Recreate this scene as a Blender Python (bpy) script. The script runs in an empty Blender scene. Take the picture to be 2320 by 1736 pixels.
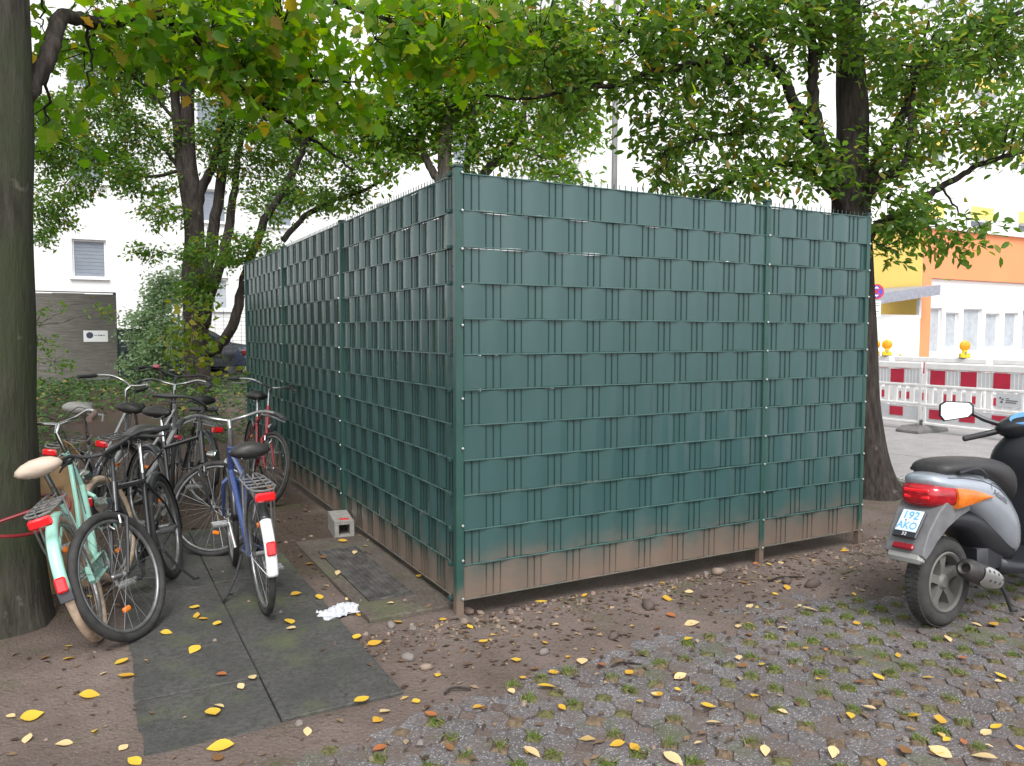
import bpy, math, random
import numpy as np
from mathutils import Vector, Matrix, noise
rnd = random.Random(7)
nr = np.random.default_rng(11)
scene = bpy.context.scene
col = scene.collection
R = math.radians
# ---------------------------------------------------------------- camera
CAM = Vector((-1.8282, -3.9675, 1.608)); YAW, PIT, ROL, FPX = 0.4955, 0.0645, 0.0018, 1762.0
FWD = Vector((math.sin(YAW)*math.cos(PIT), math.cos(YAW)*math.cos(PIT), -math.sin(PIT)))
_r = Vector((math.cos(YAW), -math.sin(YAW), 0)); _u = _r.cross(FWD)
RGT = _r*math.cos(ROL)+_u*math.sin(ROL); UPV = _u*math.cos(ROL)-_r*math.sin(ROL)
cd = bpy.data.cameras.new('camera'); cam = bpy.data.objects.new('camera', cd); col.objects.link(cam)
cd.sensor_width = 36; cd.lens = 36*FPX/2320; cd.clip_end = 2000; cd.clip_start = 0.05
cam.matrix_world = Matrix((( RGT.x, UPV.x, -FWD.x, CAM.x), (RGT.y, UPV.y, -FWD.y, CAM.y), (RGT.z, UPV.z, -FWD.z, CAM.z), (0, 0, 0, 1)))
scene.camera = cam
# ---------------------------------------------------------------- light (overcast)
SUN_EL, SUN_AZ = R(52), R(200)          # azimuth clockwise from +Y; behind the camera
w = bpy.data.worlds.new('World'); scene.world = w; w.use_nodes = True
nt = w.node_tree; bg = nt.nodes['Background']
sky = nt.nodes.new('ShaderNodeTexSky'); sky.sky_type = 'NISHITA'; sky.sun_disc = False
sky.sun_elevation = SUN_EL; sky.sun_rotation = SUN_AZ; sky.dust_density = 2; sky.air_density = 1.0; sky.ozone_density = 1
hs = nt.nodes.new('ShaderNodeHueSaturation'); hs.inputs['Saturation'].default_value = 0.16
nt.links.new(sky.outputs[0], hs.inputs['Color']); nt.links.new(hs.outputs[0], bg.inputs[0]); bg.inputs[1].default_value = 0.15
sl = bpy.data.lights.new('sun', 'SUN'); sl.energy = 1.2; sl.angle = R(25); sl.color = (1, 0.985, 0.965)
so = bpy.data.objects.new('sun', sl); col.objects.link(so)
sd = Vector((math.sin(SUN_AZ)*math.cos(SUN_EL), math.cos(SUN_AZ)*math.cos(SUN_EL), math.sin(SUN_EL)))
so.rotation_euler = sd.to_track_quat('Z', 'Y').to_euler(); so.location = (0, 0, 30)
scene.view_settings.view_transform = 'Standard'; scene.view_settings.look = 'None'
scene.view_settings.exposure = 0.95; scene.view_settings.gamma = 1
scene.cycles.use_denoising = True
scene.cycles.max_bounces = 8; scene.cycles.diffuse_bounces = 4; scene.cycles.transparent_max_bounces = 16
# ---------------------------------------------------------------- pixels (2212 wide) to directions
S = 2320/2212
def ray(x, y): return FWD+RGT*((x*S-1160)/FPX)-UPV*((y*S-868)/FPX)
def at(x, y, d): return CAM+ray(x, y)*d
def gnd(x, y, z=0.0):
    r = ray(x, y); return CAM+r*((z-CAM.z)/r.z)
# ---------------------------------------------------------------- helpers
class MB:
    def __init__(s): s.v = []; s.f = []; s.m = []; s.mi = 0
    def add(s, vs, fs):
        o = len(s.v); s.v.extend([tuple(q) for q in vs]); s.f.extend([[i+o for i in f] for f in fs]); s.m.extend([s.mi]*len(fs)); return s
    def box(s, c, d, rot=None):
        hx, hy, hz = d[0]/2, d[1]/2, d[2]/2; c = Vector(c)
        vs = [Vector((x, y, z)) for x in (-hx, hx) for y in (-hy, hy) for z in (-hz, hz)]
        if rot is not None: vs = [rot @ q for q in vs]
        return s.add([q+c for q in vs], [(0, 1, 3, 2), (4, 6, 7, 5), (0, 4, 5, 1), (2, 3, 7, 6), (0, 2, 6, 4), (1, 5, 7, 3)])
    def bbox(s, c, d, b, rot=None):
        # box with chamfered edges
        c = Vector(c); h = Vector(d)/2; vs = []; idx = {}
        for sx in (-1, 1):
            for sy in (-1, 1):
                for sz in (-1, 1):
                    for k in range(3):
                        p = Vector((sx*(h.x-b), sy*(h.y-b), sz*(h.z-b))); p[k] += (sx, sy, sz)[k]*b
                        idx[(sx, sy, sz, k)] = len(vs); vs.append((rot @ p if rot is not None else p)+c)
        fs = []
        for k in range(3):
            a, e = [i for i in range(3) if i != k]
            for sg in (-1, 1):
                q = []
                for (u, v) in ((-1, -1), (1, -1), (1, 1), (-1, 1)):
                    t = [0, 0, 0]; t[k] = sg; t[a] = u; t[e] = v; q.append(idx[(*t, k)])
                fs.append(q)
            for u in (-1, 1):
                for v in (-1, 1):
                    q = []
                    for (w_, kk) in ((-1, a), (-1, e), (1, e), (1, a)):
                        t = [0, 0, 0]; t[k] = w_; t[a] = u; t[e] = v; q.append(idx[(*t, kk)])
                    fs.append(q)
        for sx in (-1, 1):
            for sy in (-1, 1):
                for sz in (-1, 1): fs.append([idx[(sx, sy, sz, k)] for k in range(3)])
        return s.add(vs, fs)
    def tube(s, path, rad, n=8, cap=True, flat=1.0):
        P = [Vector(p) for p in path]; m = len(P)
        rs = [rad]*m if not hasattr(rad, '__len__') else rad
        T = [(P[min(i+1, m-1)]-P[max(i-1, 0)]) for i in range(m)]
        T = [t.normalized() if t.length > 1e-9 else Vector((0, 0, 1)) for t in T]
        a = Vector((0, 0, 1)) if abs(T[0].z) < 0.9 else Vector((1, 0, 0))
        u = (a-T[0]*a.dot(T[0])).normalized(); vs = []
        for i in range(m):
            u = (u-T[i]*u.dot(T[i])); u = u.normalized() if u.length > 1e-9 else T[i].orthogonal().normalized()
            v = T[i].cross(u)
            for k in range(n):
                an = 2*math.pi*k/n; vs.append(P[i]+u*(math.cos(an)*rs[i]*flat)+v*(math.sin(an)*rs[i]))
        fs = [(i*n+k, i*n+(k+1) % n, (i+1)*n+(k+1) % n, (i+1)*n+k) for i in range(m-1) for k in range(n)]
        if cap: fs += [tuple(range(n-1, -1, -1)), tuple((m-1)*n+k for k in range(n))]
        return s.add(vs, fs)
    def loft(s, rings, cap=True, closed=True):
        n = len(rings[0]); m = len(rings); vs = [q for r in rings for q in r]; kk = n if closed else n-1
        fs = [(i*n+k, i*n+(k+1) % n, (i+1)*n+(k+1) % n, (i+1)*n+k) for i in range(m-1) for k in range(kk)]
        if cap and closed: fs += [tuple(range(n-1, -1, -1)), tuple((m-1)*n+k for k in range(n))]
        return s.add(vs, fs)
    def torus(s, c, ax, ra, rb, n=40, k=8, rb2=None):
        c = Vector(c); ax = Vector(ax).normalized(); u = ax.orthogonal().normalized(); v = ax.cross(u); rb2 = rb2 or rb
        vs = []
        for i in range(n):
            a = 2*math.pi*i/n; d = u*math.cos(a)+v*math.sin(a)
            for j in range(k):
                b = 2*math.pi*j/k; vs.append(c+d*(ra+rb*math.cos(b))+ax*(rb2*math.sin(b)))
        fs = [(i*k+j, ((i+1) % n)*k+j, ((i+1) % n)*k+(j+1) % k, i*k+(j+1) % k) for i in range(n) for j in range(k)]
        return s.add(vs, fs)
    def lathe(s, c, ax, prof, n=24, closed=False):
        c = Vector(c); ax = Vector(ax).normalized(); u = ax.orthogonal().normalized(); v = ax.cross(u)
        rings = [[c+ax*h+(u*math.cos(2*math.pi*i/n)+v*math.sin(2*math.pi*i/n))*max(r_, 1e-4) for i in range(n)] for r_, h in prof]
        return s.loft(rings+[rings[0]], cap=False) if closed else s.loft(rings)
    def prism(s, pts, ax, h):
        # polygon (3d points) extruded by vector ax*h
        n = len(pts); e = Vector(ax)*h; P = [Vector(p) for p in pts]
        return s.add(P+[p+e for p in P], [tuple(range(n-1, -1, -1)), tuple(range(n, 2*n))]+[(i, (i+1) % n, n+(i+1) % n, n+i) for i in range(n)])
    def xf(s, M):
        s.v = [tuple(M @ Vector(q)) for q in s.v]; return s
    def mesh(s, name, mats, smooth=False):
        me = bpy.data.meshes.new(name); me.from_pydata(s.v, [], s.f)
        for m in (mats if isinstance(mats, (list, tuple)) else [mats]): me.materials.append(m)
        if any(s.m): me.polygons.foreach_set('material_index', s.m)
        if smooth: me.polygons.foreach_set('use_smooth', [True]*len(s.f))
        me.update(); return me
    def build(s, name, mats, parent=None, smooth=False, bevel=0):
        o = bpy.data.objects.new(name, s.mesh(name, mats, smooth)); col.objects.link(o)
        if parent: o.parent = parent
        if smooth and smooth != 'all':
            try: o.data.set_sharp_from_angle(angle=R(38))
            except Exception: pass
        if bevel:
            b = o.modifiers.new('bevel', 'BEVEL'); b.width = bevel; b.segments = 2; b.limit_method = 'ANGLE'
        return o
def obj(name, me, parent=None, loc=None, rot=None):
    o = bpy.data.objects.new(name, me); col.objects.link(o)
    if parent: o.parent = parent
    if loc is not None: o.location = loc
    if rot is not None: o.rotation_euler = rot
    return o
def tag(o, label, cat, group=None):
    o['label'] = label; o['category'] = cat
    if group: o['group'] = group
    return o
def thing(name, label, cat, loc=(0, 0, 0), group=None):
    o = bpy.data.objects.new(name, None); col.objects.link(o); o.location = loc; o.empty_display_size = 0.1
    return tag(o, label, cat, group)
def kind(o, k): o['kind'] = k; return o
# ---------------------------------------------------------------- materials
_mats = {}
def M(name, c, rough=0.5, metal=0.0, var=0.12, vs=6.0, bump=0.0, bs=80.0, spec=0.5, coat=0.0, c2=None, pos='Object', stretch=None, detail=6):
    if name in _mats: return _mats[name]
    m = bpy.data.materials.new(name); m.use_nodes = True; n = m.node_tree.nodes; l = m.node_tree.links; b = n['Principled BSDF']
    b.inputs['Roughness'].default_value = rough; b.inputs['Metallic'].default_value = metal
    b.inputs['Specular IOR Level'].default_value = spec; b.inputs['Coat Weight'].default_value = coat
    tc = n.new('ShaderNodeTexCoord'); src = tc.outputs['Object']
    if pos == 'World': g = n.new('ShaderNodeNewGeometry'); src = g.outputs['Position']
    if stretch: mp = n.new('ShaderNodeMapping'); mp.inputs['Scale'].default_value = stretch; l.new(src, mp.inputs[0]); src = mp.outputs[0]
    t = n.new('ShaderNodeTexNoise'); t.inputs['Scale'].default_value = vs; t.inputs['Detail'].default_value = detail; l.new(src, t.inputs['Vector'])
    cr = n.new('ShaderNodeValToRGB'); l.new(t.outputs['Fac'], cr.inputs[0])
    a = [max(0, x*(1-var)) for x in c]; d = [min(1, x*(1+var)) for x in c] if c2 is None else c2
    cr.color_ramp.elements[0].position = 0.35; cr.color_ramp.elements[1].position = 0.65
    cr.color_ramp.elements[0].color = (*a, 1); cr.color_ramp.elements[1].color = (*d, 1); l.new(cr.outputs[0], b.inputs['Base Color'])
    rr = n.new('ShaderNodeMapRange'); l.new(t.outputs['Fac'], rr.inputs[0]); rr.inputs[3].default_value = max(0.03, rough-0.08); rr.inputs[4].default_value = min(1, rough+0.08); l.new(rr.outputs[0], b.inputs['Roughness'])
    if bump:
        t2 = n.new('ShaderNodeTexNoise'); t2.inputs['Scale'].default_value = bs; t2.inputs['Detail'].default_value = 5; l.new(src, t2.inputs['Vector'])
        bp = n.new('ShaderNodeBump'); bp.inputs['Strength'].default_value = bump; bp.inputs['Distance'].default_value = 0.02; l.new(t2.outputs['Fac'], bp.inputs['Height']); l.new(bp.outputs[0], b.inputs['Normal'])
    _mats[name] = m; return m
def nodes(m): return m.node_tree.nodes, m.node_tree.links, m.node_tree.nodes['Principled BSDF']
def mixc(n, l, fac, a, b):
    x = n.new('ShaderNodeMix'); x.data_type = 'RGBA'
    for s_, i in ((fac, 0), (a, 6), (b, 7)):
        if hasattr(s_, 'is_output'): l.new(s_, x.inputs[i])
        else: x.inputs[i].default_value = s_ if i == 0 else (*s_, 1)
    return x.outputs[2]
def ramp(n, l, src, p0, p1, c0=(0, 0, 0), c1=(1, 1, 1)):
    if p0 > p1: p0, p1, c0, c1 = p1, p0, c1, c0
    r = n.new('ShaderNodeValToRGB'); r.color_ramp.elements[0].position = p0; r.color_ramp.elements[1].position = p1
    r.color_ramp.elements[0].color = (*c0, 1); r.color_ramp.elements[1].color = (*c1, 1); l.new(src, r.inputs[0]); return r.outputs[0]
def nz(n, l, src, scale, detail=5, rough=0.55):
    t = n.new('ShaderNodeTexNoise'); t.inputs['Scale'].default_value = scale; t.inputs['Detail'].default_value = detail; t.inputs['Roughness'].default_value = rough
    l.new(src, t.inputs['Vector']); return t.outputs['Fac']
def vor(n, l, src, scale, out='Distance', feat='F1'):
    t = n.new('ShaderNodeTexVoronoi'); t.feature = feat; t.inputs['Scale'].default_value = scale; l.new(src, t.inputs['Vector']); return t.outputs[out]
def wpos(n): return n.new('ShaderNodeNewGeometry').outputs['Position']
def bumpn(n, l, b, h, st=0.5, dist=0.01):
    bp = n.new('ShaderNodeBump'); bp.inputs['Strength'].default_value = st; bp.inputs['Distance'].default_value = dist; l.new(h, bp.inputs['Height']); l.new(bp.outputs[0], b.inputs['Normal'])
def muddy(m, zlo, zhi, mud=(0.19, 0.135, 0.105), amt=0.9):
    # splashed soil on the lowest part of a surface: a stain with its own ragged edge
    n, l, b = nodes(m); g = wpos(n); sx = n.new('ShaderNodeSeparateXYZ'); l.new(g, sx.inputs[0])
    f = nz(n, l, g, 5, 6); ad = n.new('ShaderNodeMath'); ad.operation = 'MULTIPLY_ADD'; l.new(f, ad.inputs[0]); ad.inputs[1].default_value = 0.35; l.new(sx.outputs[2], ad.inputs[2])
    mr = n.new('ShaderNodeMapRange'); mr.interpolation_type = 'SMOOTHSTEP'; mr.inputs[1].default_value = zlo+0.17; mr.inputs[2].default_value = zhi+0.17; mr.inputs[3].default_value = amt; mr.inputs[4].default_value = 0; l.new(ad.outputs[0], mr.inputs[0])
    old = b.inputs['Base Color'].links[0].from_socket
    l.new(mixc(n, l, mr.outputs[0], old, mud), b.inputs['Base Color'])
    rg = n.new('ShaderNodeMapRange'); l.new(mr.outputs[0], rg.inputs[0]); rg.inputs[3].default_value = b.inputs['Roughness'].default_value; rg.inputs[4].default_value = 0.9
    return m
def soilmat():
    m = M('soil', (0.2, 0.15, 0.12), 0.95, spec=0.15); n, l, b = nodes(m); g = wpos(n)
    c = mixc(n, l, ramp(n, l, nz(n, l, g, 1.3, 8, 0.6), 0.36, 0.66), (0.105, 0.081, 0.070), (0.178, 0.140, 0.124))
    c = mixc(n, l, ramp(n, l, nz(n, l, g, 40, 5, 0.6), 0.56, 0.72), c, (0.085, 0.062, 0.05))
    c = mixc(n, l, ramp(n, l, vor(n, l, g, 75), 0.16, 0.07), c, (0.34, 0.28, 0.24))
    # darker brown soil with a noisy edge where the bicycles stand
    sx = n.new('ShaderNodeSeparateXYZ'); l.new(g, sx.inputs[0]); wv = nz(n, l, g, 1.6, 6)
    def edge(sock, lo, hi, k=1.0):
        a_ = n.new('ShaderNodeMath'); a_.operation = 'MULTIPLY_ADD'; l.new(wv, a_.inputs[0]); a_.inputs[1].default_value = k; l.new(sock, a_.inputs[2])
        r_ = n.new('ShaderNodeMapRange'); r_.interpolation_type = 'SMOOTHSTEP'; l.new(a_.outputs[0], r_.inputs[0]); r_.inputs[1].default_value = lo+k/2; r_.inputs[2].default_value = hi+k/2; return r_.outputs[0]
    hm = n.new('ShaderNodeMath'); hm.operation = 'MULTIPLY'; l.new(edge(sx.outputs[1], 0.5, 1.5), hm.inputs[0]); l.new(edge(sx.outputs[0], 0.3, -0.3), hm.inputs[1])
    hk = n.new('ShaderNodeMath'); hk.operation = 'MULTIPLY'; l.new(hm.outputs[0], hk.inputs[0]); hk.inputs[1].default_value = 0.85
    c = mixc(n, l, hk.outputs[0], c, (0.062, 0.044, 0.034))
    gr = n.new('ShaderNodeMath'); gr.operation = 'MULTIPLY'; l.new(ramp(n, l, nz(n, l, g, 2.1, 5), 0.56, 0.68), gr.inputs[0]); l.new(ramp(n, l, nz(n, l, g, 60, 3), 0.42, 0.6), gr.inputs[1])
    c = mixc(n, l, gr.outputs[0], c, (0.075, 0.085, 0.03))
    l.new(c, b.inputs['Base Color'])
    h = n.new('ShaderNodeMath'); h.operation = 'ADD'; l.new(nz(n, l, g, 22, 8, 0.65), h.inputs[0]); l.new(vor(n, l, g, 60), h.inputs[1]); bumpn(n, l, b, h.outputs[0], 0.45, 0.012)
    return m
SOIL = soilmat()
def stonemat(name, a, b2, speck, moss=0.0, sp=(0.13, 0.05), dirt=None, vscale=120, thr=0.5):
    m = M(name, a, 0.85, spec=0.3); n, l, b = nodes(m); g = wpos(n)
    c = mixc(n, l, ramp(n, l, nz(n, l, g, 3.1, 6), 0.35, 0.65), a, b2)
    c = mixc(n, l, ramp(n, l, nz(n, l, g, 45, 4), 0.4, 0.7), c, [x*0.75 for x in a])
    v = vor(n, l, g, vscale); vc = n.new('ShaderNodeTexVoronoi'); vc.inputs['Scale'].default_value = vscale; l.new(g, vc.inputs['Vector'])
    f = n.new('ShaderNodeMath'); f.operation = 'MULTIPLY'; l.new(ramp(n, l, v, sp[0]*2.6, sp[1]*2.6), f.inputs[0])
    sc = n.new('ShaderNodeSeparateColor'); l.new(vc.outputs['Color'], sc.inputs[0]); l.new(ramp(n, l, sc.outputs[0], thr-.05, thr+.05), f.inputs[1])
    c = mixc(n, l, f.outputs[0], c, speck)
    if dirt: c = mixc(n, l, ramp(n, l, nz(n, l, g, 5.5, 7, .65), 0.46, 0.70), c, dirt)
    if moss: c = mixc(n, l, ramp(n, l, nz(n, l, g, 2.4, 6), 0.60-moss*0.2, 0.75), c, (0.10, 0.115, 0.055))
    l.new(c, b.inputs['Base Color'])
    h = n.new('ShaderNodeMath'); h.operation = 'ADD'; l.new(nz(n, l, g, 90, 5), h.inputs[0]); l.new(v, h.inputs[1]); bumpn(n, l, b, h.outputs[0], 0.5, 0.006)
    return m
PAVER = stonemat('paver_concrete', (0.115, 0.104, 0.105), (0.185, 0.17, 0.173), (0.42, 0.40, 0.40), 0.18, (0.15, 0.06), (0.125, 0.096, 0.080), 95, 0.42)
SLAB = stonemat('slab_stone', (0.062, 0.061, 0.057), (0.092, 0.089, 0.084), (0.15, 0.145, 0.14), 0.35, (0.04, 0.02))
CONC = stonemat('concrete', (0.09, 0.074, 0.062), (0.145, 0.122, 0.104), (0.36, 0.33, 0.3), 0.5, (0.04, 0.02))
ROADM = stonemat('asphalt', (0.33, 0.315, 0.31), (0.42, 0.40, 0.395), (0.5, 0.48, 0.47), 0.0)
def roadcracks():
    n, l, b = nodes(ROADM); g = wpos(n); old = b.inputs['Base Color'].links[0].from_socket
    mp = n.new('ShaderNodeVectorMath'); mp.operation = 'ADD'; l.new(g, mp.inputs[0])
    nn = n.new('ShaderNodeTexNoise'); nn.inputs['Scale'].default_value = 1.5; l.new(g, nn.inputs['Vector']); sc = n.new('ShaderNodeVectorMath'); sc.operation = 'SCALE'; sc.inputs['Scale'].default_value = 0.7; l.new(nn.outputs['Color'], sc.inputs[0]); l.new(sc.outputs[0], mp.inputs[1])
    v = vor(n, l, mp.outputs[0], 0.3, 'Distance', 'DISTANCE_TO_EDGE')
    k = n.new('ShaderNodeMath'); k.operation = 'MULTIPLY'; l.new(ramp(n, l, v, 0.007, 0.002), k.inputs[0]); l.new(ramp(n, l, nz(n, l, g, 0.9, 4), 0.45, 0.6), k.inputs[1])
    l.new(mixc(n, l, k.outputs[0], old, (0.13, 0.12, 0.115)), b.inputs['Base Color'])
roadcracks()
# ================================================================ ground
def ss(a, b, x):
    t = min(1, max(0, (x-a)/(b-a))); return t*t*(3-2*t)
def nse(x, y, s, o=0.0): return noise.noise(Vector((x*s+o, y*s-o, o*1.7)))
def paver_edge(x): return -0.80+0.10*nse(x, 0, 1.3, 3)+0.06*nse(x, 0, 4.0, 9)-0.25*ss(-0.4, -1.3, x)*(1 if x < 0 else 0)
def H(x, y):
    z = 0.008+0.020*nse(x, y, 0.9)+0.010*nse(x, y, 3.1, 5)+0.005*nse(x, y, 9, 2)
    if -1.75 < x < 8 and y < 0:
        e = paver_edge(x)
        p = ss(e+0.10, e-0.30, y)*ss(-1.72, -1.5, x)
        z = z*(1-p)+p*(-0.015+0.006*nse(x, y, 4, 8)+0.006*nse(x, y, 16, 3))
    if -1.70 < x < -0.66 and -0.79 < y < 2.7: z = min(z, -0.01)
    if -0.50 < x < 0.05 and 0.12 < y < 1.90: z = min(z, -0.03)
    if 0.0 < x < 3.5 and -0.12 < y < 6.8: z -= 0.05*ss(-0.12, 0.02, y)
    if x < 5.5: z += 0.42*ss(5.5, 12, y)*ss(5.5, 2.5, x)
    z = z*(1-ss(5.75, 5.85, x))-0.06*ss(5.75, 5.85, x)
    return z
def axis(lo, hi, st, far):
    a = list(np.arange(lo, hi+1e-6, st)); s_ = st; x = hi
    while x < far: s_ *= 1.35; x += s_; a.append(x)
    s_ = st; x = lo
    while x > -far: s_ *= 1.35; x -= s_; a.insert(0, x)
    return a
xs = axis(-3.6, 6.2, 0.05, 400); ys = axis(-3.2, 3.2, 0.05, 400)
gv = [(x, y, H(x, y)) for y in ys for x in xs]; nx = len(xs)
mb = MB(); mb.v = gv; mb.f = [(j*nx+i, j*nx+i+1, (j+1)*nx+i+1, (j+1)*nx+i) for j in range(len(ys)-1) for i in range(nx-1)]; mb.m = [0]*len(mb.f)
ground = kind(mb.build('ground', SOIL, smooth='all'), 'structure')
# road: pavement slab beyond the kerb, with kerb stones
mb = MB(); rx = axis(5.9, 14, 0.5, 120); rx = [x for x in rx if x >= 5.9]; ry = axis(-10, 16, 1.0, 200)
mb.v = [(x, y, 0.012*nse(x, y, 0.4)) for y in ry for x in rx]; k = len(rx)
mb.f = [(j*k+i, j*k+i+1, (j+1)*k+i+1, (j+1)*k+i) for j in range(len(ry)-1) for i in range(k-1)]; mb.m = [0]*len(mb.f)
road = kind(mb.build('road', ROADM, smooth='all'), 'structure')
KERB = stonemat('kerb_stone', (0.2, 0.185, 0.17), (0.28, 0.26, 0.24), (0.36, 0.34, 0.32))
km = MB().bbox((0, 0, -0.06), (0.10, 0.985, 0.17), 0.01).mesh('kerb_stone', KERB)
for i in range(14):
    obj('kerb_stone', km, road, (5.84+rnd.uniform(-.008, .008), -5.5+i*1.0, rnd.uniform(-.01, .008)), (0, rnd.uniform(-.02, .02), rnd.uniform(-.008, .008)))
# slab path
path = kind(MB().box((-1.18, 0.85, -0.06), (1.0, 3.2, 0.06)).build('path', SOIL), 'structure')
for i in range(7):
    for j, (x0, x1) in enumerate(((-1.712, -1.183), (-1.181, -0.652))):
        y0 = -0.812+i*0.5+(0.035 if j else 0)
        dd = (x1-x0-0.002, 0.496, 0.05)
        o = MB().bbox((0, 0, 0), dd, 0.005).build('paving_slab', SLAB, path)
        o.location = ((x0+x1)/2, y0+0.246, -0.012+rnd.uniform(-.004, .004)); o.rotation_euler = (rnd.uniform(-.008, .008), rnd.uniform(-.006, .006), rnd.uniform(-.006, .006))
# grass pavers: 148 mm square grid of octagons, holes at the corners
PW = 0.148
def paver(seed):
    r_ = random.Random(seed); h = PW/2-0.0025; c = 0.043; b = 0.004
    base = [(-h+c, -h), (h-c, -h), (h, -h+c), (h, h-c), (h-c, h), (-h+c, h), (-h, h-c), (-h, -h+c)]
    # edges bow a little so that the joints wander like worn interlocking stones
    pts = []
    for i, p in enumerate(base):
        q = base[(i+1) % 8]; pts.append(p)
        if i % 2 == 0:
            mx, my = (p[0]+q[0])/2, (p[1]+q[1])/2; kx = 0.006 if i in (0, 4) else 0
            ky = 0.006 if i in (2, 6) else 0
            pts.append((mx+(ky), my+(kx)))
    pts = [(x+r_.uniform(-.003, .003), y+r_.uniform(-.003, .003)) for x, y in pts]
    rings = [[Vector((x, y, -0.06)) for x, y in pts], [Vector((x, y, -b)) for x, y in pts], [Vector((x*0.965, y*0.965, 0)) for x, y in pts]]
    return MB().loft(rings).mesh('paver', PAVER)
pmesh = [paver(s_) for s_ in range(6)]
pavement = kind(MB().box((1.4, -2.9, -0.09), (6.1, 4.4, 0.05)).build('pavement', SOIL), 'structure')
cells = []
for i in range(-14, 34):
    for j in range(0, 26):
        x = 0.264+PW*(i+0.5); y = -1.52+PW*(5.5-j)
        if x < -1.66 or y > paver_edge(x)+0.14 or x > 5.4: continue
        d = Vector((x, y, 0))-CAM; wv = d.dot(FWD); px = 1160+FPX*d.dot(RGT)/max(wv, .1); py = 868-FPX*d.dot(UPV)/max(wv, .1)
        vis = -30 < px < 2350 and py < 1790 and wv > 0.5
        cells.append((0 if vis else 1, wv, x, y))
cells.sort(); rest = MB()
for n_, (nv, wv, x, y) in enumerate(cells):
    z = rnd.uniform(-0.004, 0.004)-0.002; a, b_ = rnd.uniform(-.025, .025), rnd.uniform(-.025, .025); rz = rnd.uniform(-.02, .02)
    if n_ < 295: obj('paver', pmesh[n_ % 6], pavement, (x, y, z), (a, b_, rz))
    else:
        me = pmesh[n_ % 6]; T = Matrix.Translation((x, y, z)) @ Matrix.Rotation(rz, 4, 'Z')
        rest.add([T @ v.co for v in me.vertices], [list(p.vertices) for p in me.polygons])
kind(rest.build('paver_field', PAVER, pavement), 'stuff')
# concrete light-well kerb with a steel grating beside the fence
cb = thing('light_well', 'low concrete frame round a steel floor grating beside the green fence', 'light well', (-0.25, 1.0, 0))
zt = 0.03; fr = MB()
_o = [(-.27, -.9), (.25, -.9), (.25, .9), (-.27, .9)]; _i = [(-.185, -.62), (.105, -.62), (.105, .585), (-.185, .585)]
fr.add([(x, y, zt) for x, y in _o+_i]+[(x, y, -.08) for x, y in _o+_i], [(0, 1, 5, 4), (1, 2, 6, 5), (2, 3, 7, 6), (3, 0, 4, 7), (0, 8, 9, 1), (1, 9, 10, 2), (2, 10, 11, 3), (3, 11, 8, 0), (4, 5, 13, 12), (5, 6, 14, 13), (6, 7, 15, 14), (7, 4, 12, 15)])
fr.build('concrete_frame', CONC, cb, bevel=0.008)
STEEL = M('galvanised', (0.2, 0.19, 0.18), 0.55, 0.7, 0.3, 14)
gm = MB()
for i in range(37): gm.box((-.04+.0-.0, -1+.39+i*.0325, zt-.012), (.27, .004, .022))
for i in range(9): gm.box((-.17+i*.0325, -.02, zt-.008), (.004, 1.19, .014))
gm.box((-.04, -.61, zt-.01), (.275, .006, .026)); gm.box((-.04, .57, zt-.01), (.275, .006, .026))
gm.box((-.177, -.02, zt-.01), (.006, 1.19, .026)); gm.box((.097, -.02, zt-.01), (.006, 1.19, .026))
gm.build('grating', STEEL, cb)
MB().box((-.04, -.02, -.04), (.28, 1.2, .01)).build('pit_floor', M('pit', (0.03, 0.026, 0.022), 0.95), cb)

# ================================================================ privacy fence
STRIP = M('pvc_strip', (0.042, 0.093, 0.091), 0.2, var=0.06, vs=1.2, pos='World', spec=0.6); muddy(STRIP, 0.10, 0.44)
WIRE = M('green_wire', (0.016, 0.045, 0.038), 0.35, var=0.1, pos='World'); muddy(WIRE, 0.05, 0.3, amt=0.7)
POST = M('green_post', (0.028, 0.078, 0.065), 0.3, var=0.1, pos='World'); muddy(POST, 0.04, 0.22)
BOLT = M('bolt_steel', (0.7, 0.7, 0.68), 0.3, 0.8)
RAILM = M('green_rail', (0.06, 0.12, 0.11), 0.25, var=0.1, pos='World'); muddy(RAILM, 0.05, 0.3, amt=0.7)
ZB, ROW = 0.085, 0.2
fence = thing('privacy_fence', 'dark green wire-mesh privacy fence woven with plastic strips, boxing in a yard', 'fence', (0, 0, 0))
bolt_me = MB().lathe((0, 0, 0), (0, -1, 0), [(0.0, 0), (.008, 0), (.008, .004), (.006, .008), (.0, .009)], 8).mesh('bolt', BOLT)
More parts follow.
